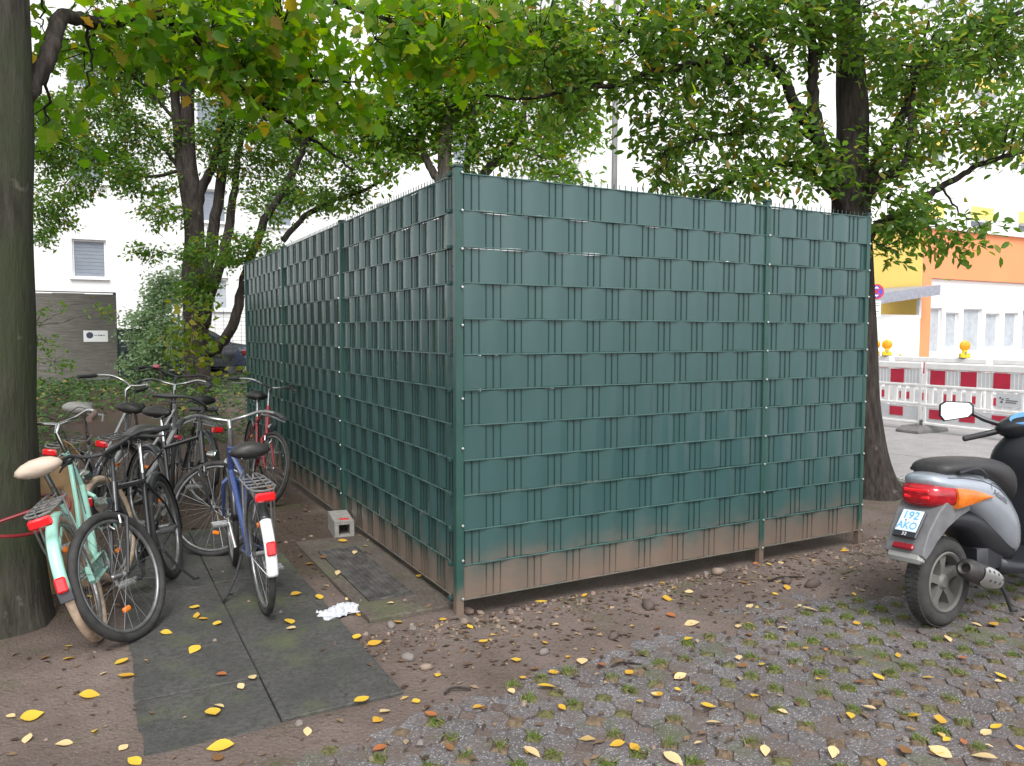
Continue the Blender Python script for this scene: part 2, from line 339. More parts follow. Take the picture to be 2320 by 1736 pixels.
def panel(org, d, nout, n_int, pitch, seed, name='wire_panel', bulge=0.0095):
    """org: bottom start; d: unit direction along; nout: outward normal; parts in world coords under fence"""
    r_ = random.Random(seed); L = n_int*pitch; org = Vector(org); d = Vector(d); nout = Vector(nout); up = Vector((0, 0, 1))
    f = lambda x, o, z: org+d*x+nout*o+up*z
    mb = MB()
    for i in range(n_int+1):
        x = i*pitch; ju = r_.uniform(-.002, .002)
        mb.tube([f(x, 0, ZB-.004), f(x+ju, 0, ZB+12*ROW+0.034)], 0.0030, 6)
    mb.build(name, WIRE, fence, smooth=True); mb = MB()
    for k_ in range(13):
        z = ZB+k_*ROW
        for o in (0.0098, -0.0075): mb.tube([f(-.012, o, z), f(L+.012, o, z)], 0.0042, 6)
    mb.build('rail_wires', RAILM, fence, smooth=True)
    P_ = 6*pitch; pts_per = 14
    for k_ in range(12):
        zc = ZB+(k_+0.5)*ROW+r_.uniform(-.0035, .003); hh = 0.0955+r_.uniform(-.002, .0015); tilt = r_.uniform(-.0016, .0016)
        ph = 1.0 if k_ % 2 == 1 else 4.0    # middle wire of the group that lies in front of the strip
        n_s = int(L/P_*pts_per)+1; vs = []
        dpt = [r_.uniform(0.85, 1.25) for _ in range(40)]
        for i in range(n_s+1):
            x = -0.02+(L+0.04)*i/n_s; u = (x/pitch-ph)/6.0; c = -math.cos(2*math.pi*u); j = int(math.floor(u+0.5)) % 40
            o = (bulge*dpt[j]*(abs(c)**1.0) if c > 0 else -0.0055*(abs(c)**0.6))
            for t in (-1, -0.6, 0, 0.6, 1):
                e = o
                vs.append(f(x, e, zc+t*hh+tilt*(x-L/2)+0.0022*math.sin(2*math.pi*u*0.5+k_)*t))
        sb = MB(); sb.v = [tuple(q) for q in vs]
        sb.f = [(i*5+t, (i+1)*5+t, (i+1)*5+t+1, i*5+t+1) for i in range(n_s) for t in range(4)]; sb.m = [0]*len(sb.f)
        so_ = sb.build('privacy_strip', STRIP, fence, smooth='all')
        sm = so_.modifiers.new('thickness', 'SOLIDIFY'); sm.thickness = 0.0014; sm.offset = 0; so_.modifiers.new('crisp', 'EDGE_SPLIT').split_angle = R(50)
def post(p, d, w_=0.047, dep=0.055, h=2.52, bolts=(), nout=(0, -1, 0), bx=0.0):
    p = Vector(p); mb = MB(); o = MB().bbox((0, 0, h/2-.05), (w_, dep, h+.1), 0.004).build('post', POST, fence)
    o.location = p; o.rotation_euler = (0, 0, math.atan2(d[1], d[0]))
    c = MB().bbox((0, 0, h+.006), (w_+.006, dep+.006, .016), .003).build('post_cap', M('cap', (0.02, 0.05, 0.045), 0.5), o)
    for z in bolts: obj('bolt', bolt_me, o, (bx, -dep/2-.006, z), (0, 0, 0))
    return o
rails = [ZB+k_*ROW for k_ in range(13)]
p1, p2 = 0.046, 0.0455
panel((0.012, 0, 0), (1, 0, 0), (0, -1, 0), 50, p1, 1)
panel((2.355, 0, 0), (1, 0, 0), (0, -1, 0), 22, p1, 2)
YL = 0.106; PL = 2.20; pl = 2.16/48
for k_ in range(3): panel((-0.0165, YL+k_*PL, 0), (0, 1, 0), (-1, 0, 0), 48, pl, 10+k_, bulge=0.0112)
for k_ in range(3): panel((3.42, YL+k_*PL, 0), (0, 1, 0), (1, 0, 0), 48, pl, 20+k_)
panel((0.0, YL+3*PL+.04, 0), (1, 0, 0), (0, 1, 0), 50, p1, 31); panel((2.35, YL+3*PL+.04, 0), (1, 0, 0), (0, 1, 0), 22, p1, 32)
bz = [ZB+.02, 0.42, .72, 1.1, 1.5, 1.86, 2.22, 2.47]
BL = [z for z in (0.10, 0.32, 0.52, .96, 1.24, 1.65, 1.86, 2.07, 2.28, 2.485)]
cp = post((-0.0265, 0.0, 0), (1, 0, 0), .047, .05, 2.515, BL, bx=0.012)
# clamps tying the left run to the corner post
for z in rails:
    MB().bbox((-.024, .058, z), (.026, .034, .022), .003).build('clamp', M('clamp_green', (0.02, 0.055, 0.048), 0.45), cp).matrix_parent_inverse = cp.matrix_world.inverted()
    b_ = obj('bolt', bolt_me, cp, None); b_.matrix_basis = Matrix.Translation((-.012, .088, z)) @ Matrix.Rotation(R(-90), 4, 'Z')
post((2.332, 0.006, 0), (1, 0, 0), .04, .05, 2.515, rails)
post((3.385, 0.008, 0), (1, 0, 0), .038, .05, 2.505, rails)
for k_ in (1, 2, 3):
    o = post((-0.02, YL+k_*PL-.022, 0), (0, -1, 0), .045, .045, 2.5, rails)
for k_ in (1, 2, 3): post((3.42, YL+k_*PL-.022, 0), (0, 1, 0), .045, .045, 2.5)
post((2.33, YL+3*PL+.04, 0), (1, 0, 0), .045, .05, 2.5)
# ================================================================ trees
def ats(x, y, d): return at(x/S, y/S, d)
def barkmat(name, a, b2, moss=None, mz=(0.2, 1.6)):
    m = M(name, a, 0.92, spec=0.2); n, l, b = nodes(m); g = wpos(n)
    mp = n.new('ShaderNodeMapping'); mp.inputs['Scale'].default_value = (1, 1, 0.18); l.new(g, mp.inputs[0])
    f = nz(n, l, mp.outputs[0], 26, 6, 0.6); c = mixc(n, l, ramp(n, l, f, 0.36, 0.64), a, b2)
    if moss:
        c = mixc(n, l, ramp(n, l, nz(n, l, g, 2.6, 6), 0.40, 0.62), c, moss)
    c = mixc(n, l, ramp(n, l, nz(n, l, g, 9, 4), 0.66, 0.74), c, [min(1, x*1.8) for x in b2])
    l.new(c, b.inputs['Base Color']); bumpn(n, l, b, f, 0.8, 0.02); return m
BARK_D = barkmat('bark_dark', (0.022, 0.018, 0.016), (0.058, 0.048, 0.042))
BARK_M = barkmat('bark_mossy', (0.034, 0.030, 0.025), (0.070, 0.063, 0.052), (0.046, 0.054, 0.030))
BARK_L = barkmat('bark_grey', (0.055, 0.047, 0.040), (0.13, 0.112, 0.095))
def leafmat(name, stops, trans=0.45, tint=1.35):
    m = bpy.data.materials.new(name); m.use_nodes = True; n, l, b = nodes(m)
    g = n.new('ShaderNodeNewGeometry'); cr = n.new('ShaderNodeValToRGB'); e = cr.color_ramp.elements
    e[0].position = stops[0][0]; e[0].color = (*stops[0][1], 1); e[1].position = stops[-1][0]; e[1].color = (*stops[-1][1], 1)
    for p, c in stops[1:-1]: q = e.new(p); q.color = (*c, 1)
    l.new(g.outputs['Random Per Island'], cr.inputs[0]); l.new(cr.outputs[0], b.inputs['Base Color'])
    b.inputs['Roughness'].default_value = 0.5; b.inputs['Specular IOR Level'].default_value = 0.35
    tr = n.new('ShaderNodeBsdfTranslucent'); hs_ = n.new('ShaderNodeHueSaturation'); hs_.inputs['Value'].default_value = tint; hs_.inputs['Saturation'].default_value = 1.15; hs_.inputs['Hue'].default_value = 0.49
    l.new(cr.outputs[0], hs_.inputs['Color']); l.new(hs_.outputs[0], tr.inputs[0])
    mx = n.new('ShaderNodeMixShader'); mx.inputs[0].default_value = trans; l.new(b.outputs[0], mx.inputs[1]); l.new(tr.outputs[0], mx.inputs[2])
    l.new(mx.outputs[0], n['Material Output'].inputs[0]); return m
LEAF_MAPLE = leafmat('leaf_maple', [(0, (0.08, 0.18, 0.025)), (.45, (0.14, 0.27, 0.035)), (.9, (0.22, 0.30, 0.04)), (.97, (0.34, 0.28, 0.05)), (1, (0.36, 0.22, 0.07))], 0.62, 2.1)
LEAF_T2 = leafmat('leaf_field', [(0, (0.055, 0.12, 0.025)), (.6, (0.095, 0.185, 0.035)), (.93, (0.13, 0.20, 0.035)), (1, (0.30, 0.2, 0.04))], 0.55, 1.9)
LEAF_T3 = leafmat('leaf_bright', [(0, (0.07, 0.16, 0.025)), (.6, (0.13, 0.25, 0.035)), (.93, (0.18, 0.28, 0.045)), (1, (0.32, 0.24, 0.05))], 0.55, 1.7)
LEAF_T4 = leafmat('leaf_right', [(0, (0.06, 0.125, 0.028)), (.6, (0.11, 0.2, 0.04)), (.92, (0.17, 0.24, 0.05)), (1, (0.30, 0.2, 0.05))], 0.58, 2.0)
LEAF_SH = leafmat('leaf_shrub', [(0, (0.24, 0.36, 0.19)), (1, (0.36, 0.48, 0.27))], 0.45, 1.3)
LEAF_SAP = leafmat('leaf_sapling', [(0, (0.09, 0.16, 0.02)), (.6, (0.16, 0.23, 0.03)), (1, (0.32, 0.3, 0.05))], 0.5, 1.4)
LEAF_IVY = leafmat('leaf_ivy', [(0, (0.03, 0.075, 0.02)), (.7, (0.06, 0.13, 0.03)), (.93, (0.12, 0.18, 0.04)), (1, (0.3, 0.2, 0.05))], 0.3, 1.2)
OVAL = (np.array([(-.5, 0, 0), (-.22, .19, .05), (.14, .21, .06), (.5, 0, -.04), (.14, -.21, .06), (-.22, -.19, .05), (-.04, 0, -.02)]),
        [(0, 1, 6), (1, 2, 6), (2, 3, 6), (3, 4, 6), (4, 5, 6), (5, 0, 6)])
def _maple():
    pts = [(-.42, 0), (-.40, .22), (-.27, .24), (-.20, .45), (-.06, .36), (.02, .29), (.16, .36), (.22, .20), (.34, .14), (.52, 0)]
    full = pts+[(x, -y) for x, y in pts[-2:0:-1]]
    v = [(x, y, 0.10*abs(y)-0.05*x*x) for x, y in full]+[(0, 0, 0)]; k = len(full)
    return np.array(v), [(i, (i+1) % k, k) for i in range(k)]
MAPLE = _maple()
SMALL = (np.array([(-.5, 0, 0), (0, .26, .06), (.5, 0, -.03), (0, -.26, .06)]), [(0, 1, 2), (0, 2, 3)])
def leaf_mesh(name, C_, T_, N_, size, shape, mat):
    sv, sf = shape; k = len(sv); C_ = np.asarray(C_); n = len(C_)
    T_ = T_/np.linalg.norm(T_, axis=1, keepdims=True); B = np.cross(N_, T_); B /= np.linalg.norm(B, axis=1, keepdims=True)+1e-9; Nn = np.cross(T_, B)
    s_ = np.asarray(size).reshape(-1, 1, 1)
    v = C_[:, None, :]+s_*(sv[None, :, 0:1]*T_[:, None, :]+sv[None, :, 1:2]*B[:, None, :]+sv[None, :, 2:3]*Nn[:, None, :])
    f = (np.array(sf)[None]+(np.arange(n)*k)[:, None, None]).reshape(-1, 3)
    me = bpy.data.meshes.new(name); me.vertices.add(n*k); me.vertices.foreach_set('co', v.reshape(-1).astype(np.float32))
    me.loops.add(f.size); me.loops.foreach_set('vertex_index', f.reshape(-1).astype(np.int32)); me.polygons.add(len(f))
    me.polygons.foreach_set('loop_start', (np.arange(len(f))*3).astype(np.int32)); me.update(calc_edges=True); me.materials.append(mat); return me
def curve(pts, n=5, wob=0.0):
    P = [Vector(p) for p in pts]; out = []
    for i in range(len(P)-1):
        a, b, c, d = P[max(i-1, 0)], P[i], P[i+1], P[min(i+2, len(P)-1)]
        for k_ in range(n):
            t = k_/n; out.append(0.5*((2*b)+(c-a)*t+(2*a-5*b+4*c-d)*t*t+(3*b-a-3*c+d)*t**3)+Vector((rnd.uniform(-wob, wob), rnd.uniform(-wob, wob), rnd.uniform(-wob, wob))))
    out.append(P[-1]); return out
def trunk_tube(mb, pts, r0, r1, n=12, flare=0.0, rough=0.06, wob=0.0):
    P = curve(pts, 6, wob); m = len(P); rings = []; z0 = P[0].z
    for i, p in enumerate(P):
        t = i/(m-1); r_ = r0*(1-t)+r1*t; r_ *= 1+flare*math.exp(-(p.z-z0)/0.22); T = (P[min(i+1, m-1)]-P[max(i-1, 0)]).normalized()
        u = (Vector((1, 0, 0))-T*T.x).normalized() if abs(T.x) < .9 else (Vector((0, 1, 0))-T*T.y).normalized(); v = T.cross(u)
        ring = []
        for k_ in range(n):
            a = 2*math.pi*k_/n; rr = r_*(1+rough*noise.noise(Vector((math.cos(a)*2, math.sin(a)*2, p.z*1.3+r0*40)))*2)
            if flare and p.z-z0 < .6: rr *= 1+flare*0.35*max(0, math.cos(a*3+r0*9))*math.exp(-(p.z-z0)/0.18)
            ring.append(p+u*(math.cos(a)*rr)+v*(math.sin(a)*rr))
        rings.append(ring)
    mb.loft(rings); return [(p, r0*(1-i/(m-1))+r1*i/(m-1)) for i, p in enumerate(P)]
def tree(name, label, base, trunks, limbs, blobs, bark, leafm, lsize, shape, dens, per, flare=0.3, up=0.75, group=None, seg=14, big=0):
    """trunks/limbs: lists of (points, r0, r1); blobs: (px,py,rx,ry,depth,thick) in photo pixels -> ellipsoids of foliage"""
    root = thing(name, label, 'tree', base, group); inv = Matrix.Translation(-Vector(base)); mb = MB(); sk = []
    for pts, r0, r1 in trunks: sk += trunk_tube(mb, pts, r0, r1, seg, flare)
    for pts, r0, r1 in limbs:
        lb = MB(); sk += trunk_tube(lb, pts, r0, r1, 8, 0, 0.05, r0*0.2); lb.xf(inv).build('limb', BARK_D if bark is not BARK_L else bark, root, smooth='all')
    twig = MB(); Cs, Ts, Ns, Ss = [], [], [], []
    SK = np.array([tuple(p) for p, _ in sk])
    for bl_ in blobs:
        if bl_[0] == 'w': _, c, a, b_, th, dk = bl_; c = Vector(c); AX = (Vector((1, 0, 0)), Vector((0, 0, 1)), Vector((0, 1, 0)))
        else: (px, py, rx, ry, dep, th) = bl_; c = ats(px, py, dep); a, b_ = rx/FPX*dep, ry/FPX*dep; AX = (RGT, UPV, FWD); dk = 1.0
        q = SK[np.argmin(((SK-np.array(c))**2).sum(1))]; q = Vector(q); br = [q, q.lerp(c, .5)+Vector((0, 0, -.05*(c-q).length)), c]
        bl = trunk_tube(twig, br, 0.007+0.007*min(2.5, (c-q).length), 0.004, 6, 0, 0.05, 0.02) if (c-q).length > .25 else [(c, .01)]
        LOC = np.concatenate([SK, np.array([tuple(p) for p, _ in bl])])
        ncl = max(3, int(dk*dens*math.pi*a*b_*(0.6+th)))
        for _ in range(ncl):
            while True:
                o = [rnd.uniform(-1, 1) for _ in range(3)]
                if sum(t*t for t in o) < 1: break
            p = c+AX[0]*(o[0]*a)+AX[1]*(o[1]*b_)+AX[2]*(o[2]*th)
            k_ = np.argmin(((LOC-np.array(p))**2).sum(1)); s0 = Vector(LOC[k_]); L = (p-s0).length
            if L > 0.08: twig.tube([s0, s0.lerp(p, .55)+Vector((rnd.uniform(-.05, .05), rnd.uniform(-.05, .05), rnd.uniform(-.02, .08)))*L, p], [0.0035+.0025*min(L, 1.5), .0035, .0018], 4, False)
            out = (p-s0).normalized() if L > .01 else Vector((0, 0, 1))
            m = max(3, int(per*rnd.uniform(.6, 1.4))); sp = lsize*1.9
            for _ in range(m):
                t = rnd.random()**.6; Cs.append(tuple(s0.lerp(p, 1-.45*(1-t)*min(1, .9/max(L, .3)))+Vector((rnd.gauss(0, sp*.55), rnd.gauss(0, sp*.55), rnd.gauss(-.25*sp, sp*.42)))))
                d = Vector((rnd.gauss(0, 1), rnd.gauss(0, 1), rnd.gauss(-.55, .55)))+out*.8; Ts.append(tuple(d.normalized()))
                Ns.append((rnd.gauss(0, .55), rnd.gauss(0, .55), up+rnd.gauss(0, .35))); Ss.append(lsize*rnd.uniform(.6, 1.25))
    mb.xf(inv).build('trunk', bark, root, smooth='all')
    if twig.v: kind(twig.xf(inv).build('twigs', bark, root, smooth='all'), 'stuff')
    Cs, Ts, Ns, Ss = np.array(Cs), np.array(Ts), np.array(Ns), np.array(Ss)
    idx = np.arange(len(Cs))
    if big:   # the leaves that show largest become parts of their own
        dpt = (Cs-np.array(CAM)) @ np.array(FWD); px = 1160+FPX*((Cs-np.array(CAM)) @ np.array(RGT))/dpt; py = 868-FPX*((Cs-np.array(CAM)) @ np.array(UPV))/dpt
        ok = (px > 40) & (px < 2300) & (py > 5) & (py < 1700); sc_ = np.where(ok, Ss/dpt, 0); top = np.argsort(-sc_)[:big]
        lm = bpy.data.meshes.new('leaf'); lm.from_pydata([tuple(q) for q in shape[0]], [], shape[1]); lm.materials.append(leafm)
        lm2 = []
        for cc in ((0.075, 0.17, 0.025), (0.12, 0.23, 0.035), (0.19, 0.26, 0.04), (0.34, 0.26, 0.05)):
            me = lm.copy(); me.materials.clear(); me.materials.append(leafmat('leaf_single', [(0, [x*.85 for x in cc]), (1, [x*1.15 for x in cc])], 0.62, 2.1)); lm2.append(me)
        for i in top:
            t = Vector(Ts[i]).normalized(); b_ = Vector(Ns[i]).cross(t).normalized(); n_ = t.cross(b_)
            o = obj('leaf', lm2[rnd.choice((0, 0, 1, 1, 1, 2, 2, 3)) if rnd.random() < .7 else 1], root); s_ = Ss[i]
            Mx = Matrix((t*s_, b_*s_, n_*s_)).transposed().to_4x4(); Mx.translation = Vector(Cs[i])-Vector(base); o.matrix_basis = Mx
        idx = np.setdiff1d(idx, top)
    me = leaf_mesh('crown', Cs[idx]-np.array(base), Ts[idx], Ns[idx], Ss[idx], shape, leafm)
    kind(obj('crown', me, root), 'stuff'); return root, sk
def px_path(pts): return [ats(*p) for p in pts]
# left foreground tree
B1 = Vector((-2.32, 1.04, 0.0))
t1 = [([B1-Vector((0, 0, .12)), B1+Vector((.0, .02, .5)), B1+Vector((.0, .02, 1.2)), B1+Vector((.04, .03, 2.2)), B1+Vector((.07, .05, 3.2)), B1+Vector((.04, .1, 4.6)), B1+Vector((.05, .0, 6.4))], 0.24, 0.16)]
l1 = [(px_path([(20, 270, 4.2), (52, 228, 4.2), (101, 145, 4.3), (125, 85, 4.4), (139, 37, 4.5), (186, 44, 4.7), (232, 53, 4.85), (333, 36, 5.0), (375, 44, 5.1), (416, 64, 5.2), (450, 91, 5.3), (505, 133, 5.4), (536, 184, 5.5), (580, 227, 5.6), (628, 256, 5.75), (696, 309, 5.9), (740, 338, 6.0), (800, 385, 6.1)]), 0.052, 0.008),
      (px_path([(505, 133, 5.4), (575, 160, 5.5), (643, 181, 5.6), (720, 184, 5.7), (793, 186, 5.8)]), 0.022, 0.008),
      (px_path([(30, -60, 4.5), (180, -70, 4.8), (350, -50, 5.0), (560, -20, 5.4), (760, 5, 5.6), (900, 60, 5.8), (1010, 130, 6.0)]), 0.05, 0.010),
      (px_path([(380, -50, 5.0), (520, 40, 5.5), (560, 90, 5.7)]), 0.02, 0.006)]
b1 = [(95, 60, 40, 60, 4.9, .4), (105, 300, 40, 60, 4.9, .35), (190, 120, 80, 60, 5.1, .5), (200, 230, 50, 50, 5.0, .3), (330, 70, 140, 70, 5.0, .6), (480, 60, 140, 80, 5.2, .7), (545, 150, 110, 80, 5.4, .5), (640, 60, 170, 80, 5.4, .8), (640, 200, 120, 60, 5.6, .5), (760, 240, 90, 60, 5.8, .4), (850, 90, 170, 90, 5.7, .8), (1000, 70, 140, 80, 5.9, .8), (1100, 60, 120, 80, 6.1, .8), (300, -170, 300, 90, 5.0, .8), ('w', (-3.4, 1.6, 5.6), 1.9, .9, 1.9, .22), ('w', (-3.6, 4.6, 5.6), 2.0, .9, 1.8, .22), ('w', (-1.6, 3.6, 6.0), 1.5, .7, 1.6, .22), ('w', (-4.6, .2, 4.4), 1.2, .9, 1.5, .22), ('w', (-4.9, 3.2, 4.2), 1.1, 1.0, 1.8, .22)]  # world-space blobs: unseen crown added overhead to shade the bicycles and left fence
tree('maple_tree', 'thick mossy tree trunk rising beside the mint bicycle, with overhanging yellow-green maple branches', B1, t1, l1, b1, BARK_M, LEAF_MAPLE, 0.108, MAPLE, 78, 9, 0.22, 0.6, big=150, seg=20)
# multi-stemmed tree past the end of the fence
B2 = ats(452, 893, 15.0); B2.z = H(B2.x, B2.y)
def up2(pts, d=15.0): return px_path([(x, y, d+(e[0] if e else 0)) for x, y, *e in pts])
t2 = [([B2-Vector((0, 0, .1))]+up2([(448, 760), (445, 640), (443, 560), (440, 450), (426, 350), (425, 200), (420, 20), (430, -200)]), 0.22, 0.09),
      ([B2-Vector((.1, 0, .1))]+up2([(434, 760), (428, 640), (432, 520), (415, 400), (403, 300), (395, 190), (390, 60), (385, -150)]), 0.15, 0.06)]
l2 = [(up2([(443, 520), (455, 440), (482, 370), (500, 290), (507, 220), (530, 100), (545, -50)]), 0.10, 0.04), (up2([(455, 720), (470, 600), (490, 490), (512, 340), (527, 250), (560, 60), (580, -80)]), 0.13, 0.05),
      (up2([(462, 740), (482, 650), (515, 540), (532, 430), (548, 320), (600, 130)]), 0.12, 0.04), (up2([(470, 800), (495, 785, -.2), (532, 730, -.4), (560, 610, -.5), (600, 500, -.6), (650, 420, -.7), (700, 312, -.8), (765, 250, -.8)]), 0.12, 0.04),
      (up2([(640, 545, -.6), (690, 492, -.7), (760, 452, -.9), (830, 430, -1.1), (900, 380, -1.3)]), 0.06, 0.02), (up2([(430, 420), (390, 360), (340, 300), (300, 260)]), 0.05, 0.015), (up2([(425, 380), (340, 400), (250, 370), (150, 330)]), 0.04, 0.012), (up2([(405, 280), (330, 200), (250, 130)]), 0.04, .015)]
b2 = [(170, 420, 60, 40, 14.8, .6), (120, 340, 90, 80, 15, .9), (90, 250, 70, 60, 15, .9), (200, 260, 90, 60, 15, .9), (330, 560, 50, 30, 14.4, .4), (100, 470, 60, 70, 14.5, .7), (90, 540, 45, 30, 14.5, .4), (240, 360, 90, 60, 15, .8), (330, 300, 100, 70, 15, 1), (310, 400, 80, 50, 14.6, .8), (370, 480, 60, 40, 14.4, .6), (280, 150, 160, 90, 15.2, 1.3), (560, 300, 120, 110, 15, 1.3), (640, 440, 110, 60, 14.5, 1), (740, 440, 90, 50, 14, .8), (480, 570, 90, 45, 14.2, .6), (570, 560, 70, 45, 14, .6), (450, 80, 220, 90, 15, 1.6), (700, 330, 90, 70, 14.5, .9), (450, 650, 60, 60, 14.3, .4), (800, 380, 60, 50, 13.8, .6), (400, -120, 300, 120, 15, 2), (650, 180, 120, 80, 15, 1.2)]
tree('field_maple', 'multi-stemmed green tree growing just past the far end of the green fence', B2, t2, l2, b2, BARK_D, LEAF_T2, 0.10, SMALL, 27, 36, 0.25)
# fan-shaped tree behind the yard
B3 = ats(1030, 900, 13.2); B3.z = H(B3.x, B3.y)
def up3(pts): return px_path([(x, y, 13.2) for x, y in pts])
t3 = [([B3-Vector((0, 0, .1))]+up3([(1028, 700), (1020, 540), (1010, 420), (1008, 330), (1022, 254), (1048, 205), (1060, 80)]), 0.2, 0.05)]
l3 = [(up3([(1022, 560), (1000, 430), (978, 385), (950, 326), (954, 254), (957, 174), (950, 60)]), 0.09, 0.025), (up3([(1022, 540), (1045, 440), (1057, 380), (1066, 308), (1074, 240), (1090, 120)]), 0.09, 0.03),
      (up3([(1026, 600), (1060, 470), (1095, 395), (1149, 348), (1171, 304), (1189, 250), (1193, 190), (1230, 80)]), 0.11, 0.03), (up3([(960, 335), (900, 290), (860, 260)]), 0.03, 0.012), (up3([(1160, 330), (1240, 350), (1290, 390)]), 0.03, 0.01)]
b3 = [(890, 260, 110, 100, 13, .9), (860, 370, 70, 35, 12.8, .5), (1110, 240, 110, 110, 13.1, .9), (1010, 200, 110, 80, 13.4, 1), (1030, 80, 200, 100, 13.2, 1.4), (1210, 350, 100, 50, 12.8, .7), (1290, 260, 100, 90, 13.2, 1), (1270, 400, 90, 30, 12.6, .4), (960, 330, 70, 45, 13.3, .5), (1090, 350, 60, 40, 13, .4), (1250, 130, 150, 90, 13.4, 1.2), (800, 300, 80, 70, 13, .8), (980, 260, 80, 60, 13.2, .7)]
tree('fan_tree', 'bright green tree whose fanned stems rise above the corner post from behind the yard', B3, t3, l3, b3, BARK_L, LEAF_T3, 0.13, SMALL, 36, 20, 0.2)
# right tree
B4 = Vector((4.98, 1.08, 0.0)); B4.z = H(B4.x, B4.y)
def dp(pts): return px_path(pts)
t4 = [([B4-Vector((0, 0, .12))]+dp([(1950, 1000, 7.8), (1938, 800, 7.8), (1930, 600, 7.8), (1927, 480, 7.8), (1927, 400, 7.8), (1931, 300, 7.8), (1928, 200, 7.8), (1925, 100, 7.8), (1920, -60, 7.8), (1925, -350, 7.8)]), 0.235, 0.10)]
l4 = [(dp([(1915, 480, 7.7), (1893, 431, 7.6), (1857, 317, 7.5), (1840, 211, 7.45), (1842, 106, 7.4), (1831, 0, 7.35), (1820, -150, 7.3)]), 0.075, 0.03),
      (dp([(1905, 400, 7.7), (1850, 310, 7.6), (1802, 237, 7.5), (1768, 169, 7.4), (1726, 131, 7.3), (1675, 76, 7.2), (1620, 25, 7.1), (1527, 8, 7.0), (1400, -40, 6.9)]), 0.06, 0.018),
      (dp([(1726, 131, 7.3), (1654, 136, 7.2), (1569, 144, 7.1), (1518, 159, 7.0), (1468, 158, 6.9), (1440, 180, 6.85), (1389, 196, 6.8), (1316, 199, 6.7), (1200, 225, 6.6), (1100, 215, 6.5)]), 0.042, 0.010),
      (dp([(1920, 430, 7.7), (1860, 330, 7.6), (1806, 296, 7.5), (1738, 292, 7.4), (1654, 305, 7.3), (1582, 317, 7.2), (1506, 343, 7.1)]), 0.04, 0.010),
      (dp([(1920, 470, 7.7), (1836, 393, 7.6), (1781, 372, 7.5), (1696, 389, 7.4), (1637, 423, 7.3), (1569, 450, 7.2)]), 0.04, 0.010),
      (dp([(1940, 450, 7.8), (1967, 406, 7.8), (1992, 360, 7.8), (2026, 296, 7.9), (2056, 237, 7.9), (2068, 182, 8), (2098, 148, 8), (2140, 114, 8.1), (2183, 76, 8.1), (2246, 47, 8.2), (2340, 20, 8.3)]), 0.065, 0.02),
      (dp([(1945, 480, 7.8), (1985, 412, 7.6), (2035, 390, 7.5), (2060, 338, 7.5), (2064, 254, 7.5), (2085, 120, 7.5)]), 0.06, 0.015),
      (dp([(1945, 580, 7.8), (1984, 516, 7.7), (2035, 486, 7.6), (2098, 444, 7.5), (2161, 406, 7.4), (2225, 372, 7.3), (2288, 351, 7.2), (2380, 330, 7.2)]), 0.055, 0.015)]
b4 = [(1220, 90, 140, 100, 6.6, .9), (1420, 80, 170, 100, 6.8, 1), (1290, 240, 80, 70, 6.8, .6), (1400, 190, 70, 40, 6.9, .5), (1520, 280, 95, 80, 7.1, .7), (1640, 220, 130, 90, 7.2, .8), (1600, 390, 140, 60, 7.2, .5), (1700, 420, 110, 45, 7.3, .4), (1600, 70, 160, 90, 7.1, 1), (1760, 60, 140, 90, 7.3, 1), (1760, 300, 110, 90, 7.4, .7), (1840, 400, 60, 60, 7.5, .4), (1930, 30, 130, 60, 7.1, .9), (2000, 110, 80, 70, 7.2, .6), (2090, 130, 130, 120, 7.8, 1), (2240, 110, 110, 120, 8, 1), (2160, 290, 150, 80, 7.4, .8), (2290, 290, 80, 80, 7.5, .7), (2000, 330, 70, 70, 7.5, .5), (2010, 450, 70, 80, 7.5, .6), (2080, 470, 80, 50, 7.3, .4), (2150, 535, 90, 42, 7.0, .35), (2225, 515, 55, 30, 6.9, .25), (2005, 560, 38, 28, 7.3, .2), (2050, 520, 50, 40, 7.3, .3), (1490, 410, 50, 30, 7.0, .3), (1800, -160, 350, 90, 7.4, 1.2), (1870, 360, 50, 60, 7.4, .3), ('w', (5.2, 1.6, 6.6), 1.9, 1.1, 1.8, .14), ('w', (6.4, 0.6, 5.4), 1.2, .8, 1.2, .2)]
tree('broadleaf_tree', 'large dark-trunked broadleaf tree spreading over the right end of the green fence', B4, t4, l4, b4, BARK_D, LEAF_T4, 0.098, OVAL, 62, 18, 0.45, big=140, seg=18)
# shrub and sapling
B5 = ats(365, 880, 17.0); B5.z = H(B5.x, B5.y)
tree('shrub', 'pale green rounded shrub in front of the white apartment block', B5, [([B5-Vector((0, 0, .1)), B5+Vector((0, 0, .8)), B5+Vector((.1, 0, 1.8))], .05, .02)], [], [(370, 660, 60, 60, 17, .5), (340, 740, 75, 50, 17, .5), (385, 780, 60, 60, 17, .5), (400, 640, 40, 45, 17, .4), (330, 810, 60, 50, 17, .4)], BARK_L, LEAF_SH, 0.10, SMALL, 60, 26, 0)
B6 = ats(478, 1000, 10.2); B6.z = H(B6.x, B6.y)
tree('sapling', 'thin yellow-green maple sapling behind the heap of parked bicycles', B6, [([B6-Vector((0, 0, .1))]+px_path([(470, 940, 10.2), (445, 860, 10.2), (435, 780, 10.2), (440, 700, 10.2)]), .018, .007)], [(px_path([(450, 870, 10.2), (500, 850, 10.1), (545, 845, 10)]), .01, .005), (px_path([(440, 800, 10.2), (400, 790, 10.2), (370, 770, 10.2)]), .01, .005)],
     [(440, 720, 55, 50, 10.3, .3), (400, 770, 50, 35, 10.3, .25), (465, 790, 50, 40, 10.2, .25), (520, 845, 40, 22, 10.1, .2), (440, 830, 40, 30, 10.2, .2)], BARK_L, LEAF_SAP, 0.10, MAPLE, 50, 7, 0)
